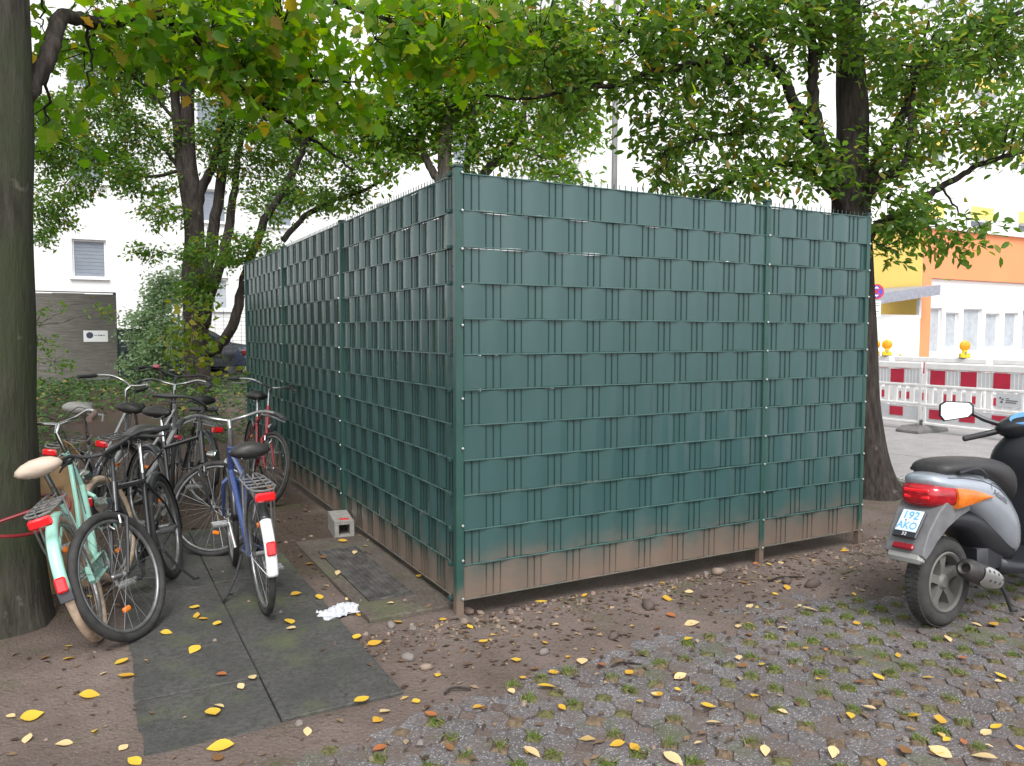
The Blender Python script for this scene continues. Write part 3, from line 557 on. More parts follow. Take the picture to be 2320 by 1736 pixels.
B7 = Vector((-2.75, 11.2, 0)); B7.z = H(B7.x, B7.y)
tree('bush', 'loose green bush growing in front of the reed screen', B7, [([B7-Vector((0, 0, .1)), B7+Vector((.05, 0, .6)), B7+Vector((.1, 0, 1.3))], .03, .012)], [], [(105, 770, 50, 30, 13.2, .4), (120, 820, 60, 30, 13, .4), (95, 700, 45, 20, 13.2, .3), (160, 690, 60, 14, 13.2, .3), (235, 700, 35, 14, 13.2, .3)], BARK_L, LEAF_T2, .10, SMALL, 24, 14, 0)
# ivy bank behind the bicycles
Ci, Ti, Ni = [], [], []
for _ in range(9000):
    x = rnd.uniform(-3.6, 2.5); y = rnd.uniform(7.2, 15.5)
    if x > -0.2 and y < 7.6: continue
    if nse(x, y, .55, 4) < -.12 and y < 10: continue
    Ci.append((x, y, H(x, y)+rnd.uniform(.02, .24)*(0.4+0.6*ss(7, 9, y)))); a = rnd.uniform(0, 6.28); Ti.append((math.cos(a), math.sin(a), rnd.gauss(-.2, .3))); Ni.append((rnd.gauss(0, .5), rnd.gauss(-.3, .5), 1))
kind(obj('ivy_ground_cover', leaf_mesh('ivy', np.array(Ci), np.array(Ti), np.array(Ni), nr.uniform(.06, .12, len(Ci)), SMALL, LEAF_IVY)), 'stuff')['label'] = 'dark green ivy covering the bank behind the bicycles'
# ================================================================ buildings and things beyond the yard
WHITE = M('white_render', (0.78, 0.78, 0.77), 0.9, var=0.04, vs=0.7, pos='World', bump=0.1, bs=40)
YELLOW = M('yellow_render', (0.86, 0.62, 0.17), 0.9, var=0.05, vs=0.7, pos='World')
ORANGE = M('orange_render', (0.80, 0.29, 0.13), 0.9, var=0.05, vs=0.7, pos='World')
FRAME = M('window_frame', (0.8, 0.8, 0.8), 0.5, var=0.03)
SHUT = M('grey_blind', (0.22, 0.25, 0.29), 0.6, var=0.06, vs=3)
GLASS = M('pane_glass', (0.10, 0.12, 0.14), 0.06, var=0.1, spec=0.8)
CURT = M('curtain', (0.42, 0.45, 0.48), 0.7, var=0.1, vs=4)
ZINC = M('zinc', (0.32, 0.33, 0.38), 0.5, 0.3)
def facade(parent, o, d, n, W_, H_, wins, wall, z0=0.0, th=0.35, pane=None, sill=True, frame=0.06, slats=False):
    """wall with real openings: o start, d direction along, n outward normal; wins (x0,z0,x1,z1,pane)"""
    o, d, n = Vector(o), Vector(d), Vector(n); up = Vector((0, 0, 1)); f = lambda x, z, t=0.0: o+d*x+up*z+n*t
    X = sorted({0, W_, *[a for w_ in wins for a in (w_[0], w_[2])]}); Z = sorted({z0, H_, *[a for w_ in wins for a in (w_[1], w_[3])]}); mb = MB()
    hole = lambda x, z: any(w_[0] < x < w_[2] and w_[1] < z < w_[3] for w_ in wins)
    for i in range(len(X)-1):
        for j in range(len(Z)-1):
            if not hole((X[i]+X[i+1])/2, (Z[j]+Z[j+1])/2): mb.add([f(X[i], Z[j]), f(X[i+1], Z[j]), f(X[i+1], Z[j+1]), f(X[i], Z[j+1])], [(0, 1, 2, 3)])
    for w_ in wins:
        a, b, c, e = w_[:4]
        q = [(a, b), (c, b), (c, e), (a, e)]
        for k_ in range(4):
            p0, p1_ = q[k_], q[(k_+1) % 4]; mb.add([f(*p0), f(*p1_), f(*p1_, -th), f(*p0, -th)], [(0, 1, 2, 3)])
    mb.add([f(0, z0), f(0, H_), f(0, H_, -8), f(0, z0, -8)], [(0, 1, 2, 3)]); mb.add([f(W_, z0), f(W_, H_), f(W_, H_, -8), f(W_, z0, -8)], [(0, 1, 2, 3)]); mb.add([f(0, H_), f(W_, H_), f(W_, H_, -8), f(0, H_, -8)], [(0, 1, 2, 3)])
    mb.build('wall', wall, parent)
    for w_ in wins:
        a, b, c, e = w_[:4]; pm = w_[4] if len(w_) > 4 else pane; t = frame; wf = MB()
        for (x0, x1, y0, y1) in ((a, c, b, b+t), (a, c, e-t, e), (a, a+t, b+t, e-t), (c-t, c, b+t, e-t)):
            p = [f(x0, y0, -.12), f(x1, y0, -.12), f(x1, y1, -.12), f(x0, y1, -.12)]; wf.prism(p, -n, .06)
        wo = wf.build('window', FRAME, parent)
        pb = MB()
        if slats:
            k_ = 0; z = b+t
            while z < e-t-.01: pb.prism([f(a+t, z, -.15-.008*(k_ % 2)), f(c-t, z, -.15-.008*(k_ % 2)), f(c-t, min(z+.06, e-t), -.15-.008*(k_ % 2)), f(a+t, min(z+.06, e-t), -.15-.008*(k_ % 2))], -n, .01); z += .06; k_ += 1
        else: pb.prism([f(a+t, b+t, -.15), f(c-t, b+t, -.15), f(c-t, e-t, -.15), f(a+t, e-t, -.15)], -n, .012)
        pb.build('blind' if pm is SHUT else 'pane', pm, wo)
        if sill:
            sb = MB(); sb.prism([f(a-.08, b-.06, .0), f(c+.08, b-.06, .0), f(c+.08, b-.005, .0), f(a-.08, b-.005, .0)], n, .10); sb.build('sill', FRAME, wo)
# white apartment block
apt = thing('apartment_block', 'tall white apartment block with grey window blinds behind the trees', 'building', (4, 25.6, 0.4))
wins = []
for r_ in range(5):
    z = 3.4+r_*3.1; wins.append((-2.3+14, z, -1.3+14, z+1.27, SHUT)); wins.append((-7.5+14, z, -6.3+14, z+1.27, SHUT))
    for k_, x in enumerate((1.62, 3.95, 8.2, 11.4, 15.5, 18.6, 22.0)): wins.append((x+14, z-1.0, x+.95+14, z+.15, SHUT if (k_+r_) % 3 else CURT))
facade(apt, (-14-4, 0, -0.4), (1, 0, 0), (0, -1, 0), 46, 19, wins, WHITE, z0=0, slats=True)
MB().box((5-4, 4, 19.1-.4), (47, 9, .25)).build('roof', M('roof_edge', (0.3, 0.3, 0.3), 0.8), apt)
# orange and yellow low building
OX, OY = 26.24, 14.96
org = thing('office_building', 'low orange building with a white window band and a yellow side wall', 'building', (OX, OY, 0))
def wx(px): return None
def xpl(px, Y=OY):
    a = (px-1160)/FPX; dpt = (Y-CAM.y)/(math.cos(YAW)-math.sin(YAW)*a); return CAM.x+dpt*(math.sin(YAW)+math.cos(YAW)*a)-OX
wb = []
facade(org, (0, 0, 0), (1, 0, 0), (0, -1, 0), 14, 5.65, [(0.62, 0.0, 13.9, 3.75, GLASS)], ORANGE, th=.25, frame=.02, sill=False)
band = MB()
bw = [(xpl(2096), xpl(2139), .84, 2.62), (xpl(2147), xpl(2177), 1.0, 2.45), (xpl(2187), xpl(2229), .86, 2.62), (xpl(2237), xpl(2269), 1.0, 2.45), (xpl(2280), xpl(2311), 1.0, 2.5), (xpl(2320), xpl(2360), .86, 2.62), (xpl(2370), xpl(2400), 1.0, 2.45)]
for o in [c for c in org.children if c.name.startswith('window')]:
    for g_ in list(o.children): bpy.data.objects.remove(g_)
    bpy.data.objects.remove(o)
PANEL = M('white_panel', (0.82, 0.82, 0.82), 0.5, var=0.02)
wl = [(max(a, .66)-.64, b, c-.64, e, CURT) for a, c, b, e in bw]
facade(org, (0.64, 0.14, 0), (1, 0, 0), (0, -1, 0), 13.2, 3.74, wl, PANEL, th=.12, frame=.05, sill=False)
for w_ in [c for c in org.children if c.name.startswith('window')]: pass
MB().prism([(0, 0, 0), (0, 7, 0), (0, 7, 5.65), (0, 0, 5.65)], (-1, 0, 0), .02).build('side_wall', YELLOW, org)
MB().box((7, 3.5, 5.75), (14.3, 7.3, .22)).build('parapet', PANEL, org)
upb = thing('office_tower', 'white upper block with small yellow window panels above the orange building', 'building', (20, 22, 0))
YW = 20.0
def xp2(px): return xpl(px, YW)+OX-20
def zp(py, px): a = (px-1160)/FPX; dpt = (YW-CAM.y)/(math.cos(YAW)-math.sin(YAW)*a); return CAM.z+(754-py)/FPX*dpt
tw = []
for px0, px1, pz in ((2187, 2235, 500), (2294, 2340, 510), (2080, 2125, 495)):
    tw.append((xp2(px0)+6, zp(pz+25, px0), xp2(px1)+6, zp(pz-2, px0), GLASS))
for w_ in list(tw):
    for k_ in (1, 2): tw.append((w_[0], w_[1]+3.2*k_, w_[2], w_[3]+3.2*k_, CURT))
facade(upb, (-6, YW-22, 0), (1, 0, 0), (0, -1, 0), 30, 17, tw, WHITE, th=.15, sill=False)
for w_ in tw:
    MB().box(((w_[0]+w_[2])/2-6, YW-22-.03, w_[3]+.35), (w_[2]-w_[0], .06, .6)).build('yellow_panel', YELLOW, upb)
# lean-to in front of the yellow wall
an = thing('lean_to', 'small white lean-to with a sloping grey roof beside the yellow wall', 'annexe', (23.4, 14.6, 0))
MB().box((0, 1.0, 1.15), (4.6, 2.0, 2.3)).build('wall', WHITE, an)
rf = MB(); rf.prism([(-2.6, -.5, 2.42), (2.7, -.5, 3.05), (2.7, -.5, 3.42), (-2.6, -.5, 2.80)], (0, 1, 0), 2.6); rf.build('roof', ZINC, an)
MB().box((2.35, 0.1, 2.55), (.12, .12, .7)).build('roof_post', FRAME, an)
# no-stopping sign
sp_ = ats(1985, 661, 27.0); sg = thing('no_stopping_sign', 'round blue and red no-stopping sign with white plates on a pole', 'road sign', (sp_.x, sp_.y, 0))
MB().tube([(0, 0.03, 0), (0, .03, sp_.z+.2)], .03, 8).build('pole', M('galv_pole', (0.5, 0.5, 0.5), 0.4, 0.6), sg, smooth=True)
SR = Matrix.Rotation(R(-30), 4, 'Z')
def disc(mb, r_, y, n=28, ang=None):
    mb.lathe((0, y, sp_.z), (0, -1, 0), [(0, 0), (r_, 0), (r_, .006), (0, .006)], n)
RED = M('sign_red', (0.55, 0.02, 0.05), 0.4); BLUE = M('sign_blue', (0.06, 0.07, 0.45), 0.4)
a_ = MB(); disc(a_, .26, -.02); a_.xf(SR).build('sign_disc', RED, sg); a_ = MB(); disc(a_, .205, -.03); a_.xf(SR).build('sign_face', BLUE, sg)
for an_ in (45, -45): MB().box((0, -.04, sp_.z), (.42, .006, .045), Matrix.Rotation(R(an_), 3, 'Y')).xf(SR).build('sign_bar', RED, sg)
SW = M('sign_white', (0.85, 0.85, 0.85), 0.4, var=.02)
for sgn in (1, -1): MB().prism([(-.08, -.045, sp_.z+sgn*.11), (.08, -.045, sp_.z+sgn*.11), (0, -.045, sp_.z+sgn*.18)], (0, 1, 0), .004).xf(SR).build('arrow', SW, sg)
for k_, zz in enumerate((-.45, -.74)):
    MB().box((0, -.02, sp_.z+zz), (.34, .01, .27)).xf(SR).build('sign_plate', SW, sg)
    for q_ in range(2): MB().box((.04-.02*q_, -.027, sp_.z+zz+.05-.08*q_), (.16+.06*q_, .003, .022)).xf(SR).build('print_line', M('print_black', (0.03, 0.03, 0.03), 0.6), sg)
# lamp post behind the yard
lp = ats(1393, 300, 10.0); la = thing('lamp_post', 'plain grey lamp post standing behind the green fence', 'lamp post', (lp.x, lp.y, 0))
MB().tube([(0, 0, -.1), (0, 0, 4), (0, 0, 8.0)], [.042, .038, .032], 12).build('pole', M('lamp_grey', (0.33, 0.33, 0.33), 0.5, 0.3), la, smooth=True)
MB().tube([(0, 0, 7.9), (.2, -.1, 8.15), (.9, -.4, 8.25)], .03, 8).build('arm', M('lamp_grey', (0, 0, 0)), la, smooth=True)
MB().bbox((1.1, -.49, 8.25), (.6, .22, .1), .03, Matrix.Rotation(R(-24), 3, 'Z')).build('lantern', M('lamp_head', (0.25, 0.25, 0.25), .5), la)
# ---------------------------------------------------------------- construction barriers
BW = M('barrier_white', (0.78, 0.77, 0.76), 0.55, var=0.05, vs=8); BRD = M('barrier_red', (0.45, 0.02, 0.05), 0.4, var=0.1); BGR = M('barrier_grey', (0.55, 0.56, 0.58), 0.5, var=0.06); RUB = M('rubber_foot', (0.16, 0.155, 0.15), 0.9, var=0.2)
def barrier(loc, rz, label, group=None, L=2.0, plate=False, off=0.06):
    b = thing('construction_barrier', label, 'barrier', loc, group); b.rotation_euler = (0, 0, rz); h = L/2
    fr = MB().bbox((0, 0, 1.06), (L, .05, .11), .015)
    for z in (.74, .43, .12): fr.bbox((0, 0, z), (L, .045, .045), .01)
    fr.build('rail', BW, b)
    for x in (-h+.03, h-.03): MB().bbox((x, 0, .56), (.05, .04, 1.12), .008).build('upright', BW, b)
    MB().box((0, 0, .88), (L-.1, .02, .235)).build('board', BGR, b)
    MB().box((0, 0, .275), (L-.1, .02, .22)).build('board', BGR, b)
    x = -h+.05+off
    while x < h-.1:
        w_ = min(.245, h-.06-x)
        MB().box((x+w_/2, -.013, .88), (w_, .006, .228)).build('red_stripe', BRD, b); MB().box((x+w_/2, -.013, .285), (w_, .006, .15)).build('red_stripe', BRD, b); x += .5
    x = -h+.12; i = 0
    while x < h-.1:
        MB().bbox((x, 0, .585), (.09, .025, .27), .008).build('slat', BW, b); x += .155; i += 1
    # ridges of the white board
    rg = MB()
    for k_ in range(int(L/.06)-2): rg.box((-h+.09+k_*.06, -.0115, .88), (.008, .003, .23))
    rg.build('ridges', BW, b); kind(rg and b.children[-1], 'stuff')
    if plate:
        p = MB().box((.35, -.022, .6), (.36, .008, .2)).build('name_plate', BGR, b); pk = M('plate_print', (0.12, 0.12, 0.13), .6)
        for k_, (dx, dz, r_) in enumerate(((-.12, .03, .016), (-.085, .01, .016), (-.10, -.03, .018))): MB().lathe((.35+dx, -.0265, .6+dz), (0, -1, 0), [(0, 0), (r_, 0), (r_, .002), (0, .002)], 10).build('emblem', pk, p)
        for k_, wd in enumerate((.05, .17, .15)): MB().box((.31+wd/2, -.0275, .625-.028*k_), (wd, .003, .013)).build('print_line', pk, p)
    return b
def foot(loc, rz, label):
    f_ = thing('barrier_foot', label, 'barrier foot', loc, 'rubber barrier feet'); f_.rotation_euler = (0, 0, rz)
    mb = MB(); mb.loft([[Vector((sx*x, sy*y, z)) for sx, sy in ((-1, -1), (1, -1), (1, 1), (-1, 1))] for x, y, z in ((.40, .2, 0), (.40, .2, .045), (.31, .15, .11))]); mb.build('base', RUB, f_, bevel=.01)
    for sx in (-1, 1): MB().bbox((sx*.2, 0, .112), (.14, .18, .012), .005).build('handle_recess', M('rub2', (0.10, 0.1, 0.1), .9), f_)
    MB().box((0, 0, .14), (.07, .06, .10)).build('socket', RUB, f_)
    return f_
XB = 10.12
barrier((XB, 2.98, 0.02), R(-90), 'red and white striped plastic barrier with a grey name plate beside the parked scooter', plate=True)
barrier((XB+.04, 5.04, 0.02), R(-90), 'red and white striped plastic barrier standing next to the leaning tree trunk', off=-.12)
barrier((XB, .95, 0.02), R(-90), 'red and white striped plastic barrier at the end of the front row', off=.2)
foot((XB+.03, 4.01, 0.0), R(0), 'grey rubber foot between the two front barriers'); foot((XB, 1.96, 0.0), R(0), 'grey rubber foot under the last barrier of the front row')
for i, y in enumerate((3.7, 5.8, 7.9, 1.6)):
    barrier((13.6, y+.2, 0.0), R(-90), 'red and white barrier of the rear row, behind the front barriers', 'rear row of barriers', off=.1*i)
LENS = M('amber_lens', (0.85, 0.33, 0.01), 0.25, var=0.15, vs=20); BODY = M('beacon_yellow', (0.8, 0.55, 0.02), 0.45); HND = M('beacon_clip', (0.3, 0.28, 0.25), .5)
def beacon(px, py, d, ry, label, sc=1.0):
    p = ats(px, py, d); b = thing('warning_beacon', label, 'beacon', (p.x, p.y, 1.115), 'amber warning beacons'); b.rotation_euler = (0, 0, ry); b.scale = (sc,)*3
    MB().bbox((0, 0, .05), (.19, .10, .10), .015).build('battery_case', BODY, b)
    MB().bbox((0, 0, .006), (.2, .11, .012), .004).build('base_plate', M('beacon_base', (0.2, 0.15, 0.08), .6), b)
    MB().bbox((0, 0, .13), (.09, .06, .07), .012).build('neck', BODY, b)
    MB().lathe((0, -.045, .25), (0, 1, 0), [(0, 0), (.06, .004), (.095, .022), (.10, .045), (.095, .068), (.06, .086), (0, .09)], 20).build('lens', LENS, b, smooth=True)
    MB().torus((0, 0, .25), (0, 1, 0), .1, .008, 24, 6).build('lens_ring', BODY, b, smooth=True)
    MB().box((0, -.055, .1), (.025, .012, .05)).build('clip', HND, b); return b
for a_ in ((2009, 812, 15.9, -.9, 'amber warning beacon on a yellow case standing beside the tree trunk'), (2185, 812, 15.9, -.6, 'amber warning beacon on a yellow case in front of the office windows'), (1982, 812, 15.9, -1.0, 'amber warning beacon half hidden by the fence end')):
    o = beacon(*a_); p = ats(a_[0], a_[1], a_[2]); d = p-CAM; t = (13.6-CAM.x)/d.x; o.location = (13.6, CAM.y+d.y*t, 1.115)
o = beacon(2040, 800, 24, 0.5, 'small amber beacon far off near the orange column', .8); o.location.z = ats(2040, 822, 24).z
MB().tube([(0, 0, 0), (0, 0, -o.location.z/.8)], .03, 8).build('stake', M('galv_pole', (0, 0, 0)), o)
# ---------------------------------------------------------------- left background
REED = M('reed_mat', (0.15, 0.14, 0.125), 0.95, var=0.2, vs=30, pos='World', stretch=(.15, .15, 1.6), bump=.5, bs=60); n, l, b = nodes(REED)
wa = ats(-20, 760, 16.4); wd = ats(266, 770, 17.0); yv = 15.3
x0 = ats(20, 700, 17).x; rw = thing('reed_screen', 'grey-brown reed screen fence with a small white sign on it', 'screen', (-2.9, yv, H(-2.9, yv)))
XE = CAM.x+(yv-CAM.y)*((math.sin(YAW)+math.cos(YAW)*(266-1160)/FPX)/(math.cos(YAW)-math.sin(YAW)*(266-1160)/FPX))
x = XE; z_ = rw.location.z
while x > XE-3.6:
    wm = .6; s_ = MB().bbox((0, 0, 1.0), (wm+.01, .035, 2.02+rnd.uniform(-.02, .02)), .006).build('reed_panel', REED, rw); s_.location = (x-wm/2+2.9, rnd.uniform(-.01, .01), 0); x -= wm
for px in (XE-.02, XE-1.82, XE-3.62): MB().box((px+2.9, .05, 1.0), (.06, .06, 2.1)).build('post', M('dark_post', (0.03, 0.04, 0.04), .6), rw)
MB().box((XE-1.8+2.9, .0, 2.045), (3.6, .05, .02)).build('top_rail', M('dark_post', (0, 0, 0)), rw)
sgn = tag(bpy.data.objects.new('wall_sign', None), 'small white sign with a dark round logo on the reed screen', 'sign'); col.objects.link(sgn)
d = ats(217, 762, 10)-CAM; t = (yv-.03-CAM.y)/d.y; sgn.location = CAM+d*t
MB().bbox((0, 0, 0), (.47, .012, .245), .003).build('plate', SW, sgn)
LG = M('sign_ink', (0.06, 0.06, 0.12), .5)
MB().lathe((-.115, -.007, .02), (0, -1, 0), [(0, 0), (.068, 0), (.068, .003), (0, .003)], 24).build('logo', LG, sgn)
for k_, (dx, wd_, hz) in enumerate(((.0, .045, .012), (.055, .03, .02), (.10, .045, .022), (.155, .05, .014))): MB().box((dx, -.008, .02+.004*(k_ % 2)), (wd_, .004, hz)).build('lettering', LG, sgn)
# dark slatted gate right of the reed screen
gt = thing('slatted_gate', 'dark blue-grey horizontal slatted gate beside the reed screen', 'gate', (XE+.75, yv+.15, rw.location.z))
DK = M('gate_slat', (0.05, 0.065, 0.08), 0.45)
for k_ in range(9): MB().bbox((0, 0, .12+k_*.135), (1.35, .025, .10 if k_ < 7 else .125), .004).build('slat', DK, gt)
GPM = M('gate_post', (0.05, 0.12, 0.12), .5)
for px in (-.7, .25, .72): MB().box((px, .03, .62), (.07, .05, 1.3)).build('post', GPM, gt)
# wire fence with a parked car behind
wf = thing('mesh_fence', 'thin dark wire mesh fence running behind the multi-stemmed tree', 'fence', (3.2, yv+.6, rw.location.z)); mm = MB()
for k_ in range(33): mm.tube([(-3.2+k_*.2, 0, 0), (-3.2+k_*.2, 0, 1.75)], .004, 4)
for k_ in range(19): mm.tube([(-3.2, 0, .03+k_*.095), (3.2, 0, .03+k_*.095)], .004, 4)
mm.build('wire_mesh', M('dark_wire', (0.03, 0.045, 0.045), .5), wf)
for k_ in range(4): MB().box((-3.2+k_*2.13, .03, .9), (.05, .05, 1.85)).build('post', M('dark_post', (0, 0, 0)), wf)
def car(loc, rz, paint, label):
    c = thing('parked_car', label, 'car', loc); c.rotation_euler = (0, 0, rz)
    prof = [(-2.1, .35), (-2.12, .62), (-2.0, .82), (-1.3, .92), (-.75, 1.38), (.55, 1.42), (1.35, .98), (2.0, .86), (2.1, .6), (2.08, .32)]
    rings = []
    for y, k_ in ((-.86, .93), (-.8, 1), (-.4, 1.02), (.4, 1.02), (.8, 1), (.86, .93)):
        rings.append([Vector((x, y*(1 if z < .95 else .82), .3+(z-.3)*k_)) for x, z in prof])
    MB().loft(rings).build('body', paint, c, smooth=True)
    gl = M('car_glass', (0.03, 0.035, 0.045), .08, spec=.8)
    for s_ in (-1, 1):
        MB().prism([(-1.2, s_*.79, .96), (-.75, s_*.70, 1.33), (-.1, s_*.70, 1.36), (-.1, s_*.79, .96)], (0, s_, 0), .03).build('side_window', gl, c)
        MB().prism([(-.02, s_*.79, .96), (-.02, s_*.70, 1.36), (.5, s_*.70, 1.35), (1.15, s_*.79, .98)], (0, s_, 0), .03).build('side_window', gl, c)
        for x in (-1.3, 1.3):
            wv = MB().torus((x, s_*.76, .31), (0, 1, 0), .24, .085, 24, 8).build('wheel', M('tyre_black', (0.025, 0.025, 0.025), .85), c, smooth=True)
            MB().lathe((x, s_*.80, .31), (0, s_, 0), [(0, 0), (.17, 0), (.17, .03), (0, .05)], 16).build('rim', M('rim_grey', (0.4, 0.4, 0.4), .4, .7), wv)
        MB().bbox((-2.1, s_*.6, .72), (.06, .3, .14), .02).build('tail_light', M('tail_red', (0.4, 0.02, 0.02), .3), c); MB().bbox((2.03, s_*.6, .7), (.1, .32, .13), .02).build('headlight', M('lamp_clear', (0.7, 0.7, 0.7), .15), c)
    MB().prism([(-1.27, -.68, .955), (-1.27, .68, .955), (-.80, .6, 1.34), (-.80, -.6, 1.34)], (-.6, 0, .75), .02).build('rear_window', gl, c); MB().prism([(1.3, -.68, 1.0), (1.3, .68, 1.0), (.62, .6, 1.39), (.62, -.6, 1.39)], (.4, 0, .9), .02).build('windscreen', gl, c)
    return c
zc = H(3.3, 18.5)
car((3.75, 18.6, zc), R(8), M('car_paint_blue', (0.10, 0.13, 0.22), .25, .3, coat=.6), 'dark blue parked car half hidden behind the end of the green fence')
car((0.2, 19.2, zc), R(4), M('car_paint_dark', (0.03, 0.033, 0.04), .25, .3, coat=.6), 'black parked car behind the slatted gate and the tree stems')
# ================================================================ bicycles
TYRE = M('bike_tyre', (0.035, 0.034, 0.033), 0.8, var=0.3, vs=20); TYRE_T = M('bike_tyre_tan', (0.48, 0.36, 0.26), 0.8, var=0.2, vs=20)
ALU = M('aluminium', (0.42, 0.42, 0.42), 0.32, 0.85, 0.12, 30); CHROME = M('chrome', (0.5, 0.5, 0.5), 0.22, 1.0, 0.05); DALU = M('dull_alu', (0.3, 0.3, 0.3), 0.45, 0.7, .2, 30)
BLK = M('black_paint', (0.02, 0.02, 0.022), 0.3, var=.2, coat=.3); BLKP = M('black_plastic', (0.03, 0.03, 0.032), 0.55, var=.2); SADK = M('saddle_black', (0.028, 0.026, 0.025), 0.5, var=.2)
MINT = M('mint_paint', (0.36, 0.66, 0.55), 0.3, var=.05, coat=.4); BLUEP = M('blue_paint', (0.045, 0.075, 0.22), 0.3, var=.1, coat=.4); REDP = M('red_paint', (0.32, 0.02, 0.03), 0.3, var=.1, coat=.4); SILP = M('silver_paint', (0.42, 0.42, 0.43), 0.35, .5, .1)
CREAM = M('saddle_cream', (0.56, 0.45, 0.36), 0.55, var=.08); GRIPB = M('grip_brown', (0.13, 0.085, 0.07), .6); WHTP = M('white_plastic', (0.8, 0.8, 0.82), .4, var=.03); REFL = M('reflector_red', (0.75, 0.01, 0.015), .2, var=.1, vs=90, spec=.8); ORFL = M('reflector_orange', (0.8, 0.2, 0.02), .25)
SPK = M('spoke', (0.24, 0.24, 0.24), .4, .7); DRIM = M('dark_rim', (0.26, 0.26, 0.26), .4, .7, .2, 20)
def bicycle(label, rear, head, lean, steer=0.0, paint=BLK, frame='step', tyre=TYRE, saddle=SADK, grip=BLKP, guard=None, rguard=None, rack=None, bar=ALU, rim=ALU, wr=0.345, seat_z=0.92, bar_z=1.04, bar_w=0.30, sweep=0.20, light=True, chain=BLK, tail=None, stand=True, box=None, tint=None, bell=None, wb=1.06, side_stand=1, white_tip=False, gend=198, thick=False):
    rear = Vector(rear); root = thing('bicycle', label, 'bicycle', (0, 0, 0), 'bicycles parked in a heap beside the fence')
    root.matrix_world = Matrix.Translation(rear) @ Matrix.Rotation(head, 4, 'Z') @ Matrix.Rotation(lean, 4, 'X')
    guard = guard or BLK; rguard = rguard or guard
    rc = Vector((0, 0, wr)); fc = Vector((wb, 0, wr)); bb = Vector((.44, 0, .28)); ht = Vector((wb-.235, 0, bar_z-.17)); hb = Vector((wb-.165, 0, .66))
    ax = (ht-hb).normalized(); ST = Matrix.Translation(hb) @ Matrix.Rotation(steer, 4, ax) @ Matrix.Translation(-hb)
    st = Vector((.26, 0, .70)) if frame != 'step' else Vector((.27, 0, .66)); sp_ = bb+(st-bb).normalized()*((seat_z-.28)/((st-bb).normalized().z))
    def wheel(c, Mx):
        t = .019 if tyre is TYRE and not thick else .024
        mb = MB().lathe(c-Vector((0, .045, 0)), (0, 1, 0), [(.006, 0), (.02, .01), (.014, .02), (.014, .07), (.02, .08), (.006, .09)], 10)
        for k_ in range(28):
            a = 2*math.pi*k_/28; s_ = 1 if k_ % 2 else -1; b_ = a+(.35 if k_ % 4 < 2 else -.35)
            mb.tube([c+Vector((math.cos(b_)*.019, s_*.032, math.sin(b_)*.019)), c+Vector((math.cos(a)*(wr-2*t-.012), 0, math.sin(a)*(wr-2*t-.012)))], .0012, 3, False)
        w_ = mb.xf(Mx).build('wheel', SPK, root)
        MB().torus(c, (0, 1, 0), wr-t, t, 56, 8).xf(Mx).build('tyre', tyre, w_, smooth='all')
        MB().torus(c, (0, 1, 0), wr-2*t-.006, .011, 48, 6, .0125).xf(Mx).build('rim', rim, w_, smooth='all'); return w_
    I4 = Matrix.Identity(4); wrr = wheel(rc, I4); wf = wheel(fc, ST)
    if light: MB().bbox(rc+Vector((-.03, .0, .17)), (.05, .022, .026), .006).build('spoke_reflector', ORFL, wrr); MB().bbox(fc+Vector((.05, .0, -.17)), (.05, .022, .026), .006).xf(ST).build('spoke_reflector', ORFL, wf)
    f = MB()
    big = .024 if frame == 'step' else .017
    f.tube([bb, st, st+(st-bb).normalized()*.05], .016, 10)
    if frame == 'step':
        f.tube([hb+ax*.02, hb.lerp(bb, .35)+Vector((-.02, 0, -.035)), hb.lerp(bb, .7)+Vector((0, 0, -.03)), bb], .024, 12)
        f.tube([ht-ax*.05, ht.lerp(Vector((.34, 0, .42)), .5)+Vector((.02, 0, -.03)), Vector((.34, 0, .46))], .013, 8)
    else:
        f.tube([hb+ax*.03, bb], .018, 10); f.tube([ht-ax*.03, st], .0155, 10)
    f.tube([hb-ax*.01, ht], .02, 12)
    for s_ in (-1, 1):
        f.tube([bb+Vector((0, s_*.02, 0)), Vector((.3, s_*.05, .30)), rc+Vector((0, s_*.062, 0))], .009, 7); f.tube([st+Vector((0, s_*.015, -.02)), rc+Vector((.1, s_*.055, .16)), rc+Vector((0, s_*.062, 0))], .0075, 7)
    f.build('frame', paint, root, smooth=True)
    fk = MB(); cr = hb-ax*.03
    for s_ in (-1, 1): fk.tube([cr+Vector((0, s_*.015, 0)), cr+Vector((.0, s_*.05, -.03)), cr.lerp(fc, .55)+Vector((-.012, s_*.05, 0)), fc+Vector((0, s_*.05, 0))], [.013, .013, .011, .008], 8)
    fk.xf(ST).build('fork', paint, root, smooth=True)
    # mudguards
    def mud(c, a0, a1, m, Mx, w_=.05):
        rings = []; rr = wr+.012
        for k_ in range(25):
            a = a0+(a1-a0)*k_/24; d = Vector((math.cos(a), 0, math.sin(a))); sec = []
            for (y, dr) in ((-w_/2, -.016), (-w_*.36, .0), (0, .006), (w_*.36, 0), (w_/2, -.016)): sec.append(c+d*(rr+dr)+Vector((0, y, 0)))
            for (y, dr) in ((w_/2-.001, -.018), (w_*.35, -.002), (0, .004), (-w_*.35, -.002), (-w_/2+.001, -.018)): sec.append(c+d*(rr+dr-.001)+Vector((0, y, 0)))
            rings.append(sec)
        mb = MB().loft(rings); en = c+Vector((math.cos(a1), 0, math.sin(a1)))*(rr)
        for s_ in (-1, 1): mb.tube([c+Vector((0, s_*.055, 0)), c+Vector((math.cos(a1)*.5*rr, s_*.04, math.sin(a1)*.5*rr)), en+Vector((0, s_*.02, 0))], .0022, 4)
        return mb.xf(Mx).build('mudguard', m, root, smooth='all')
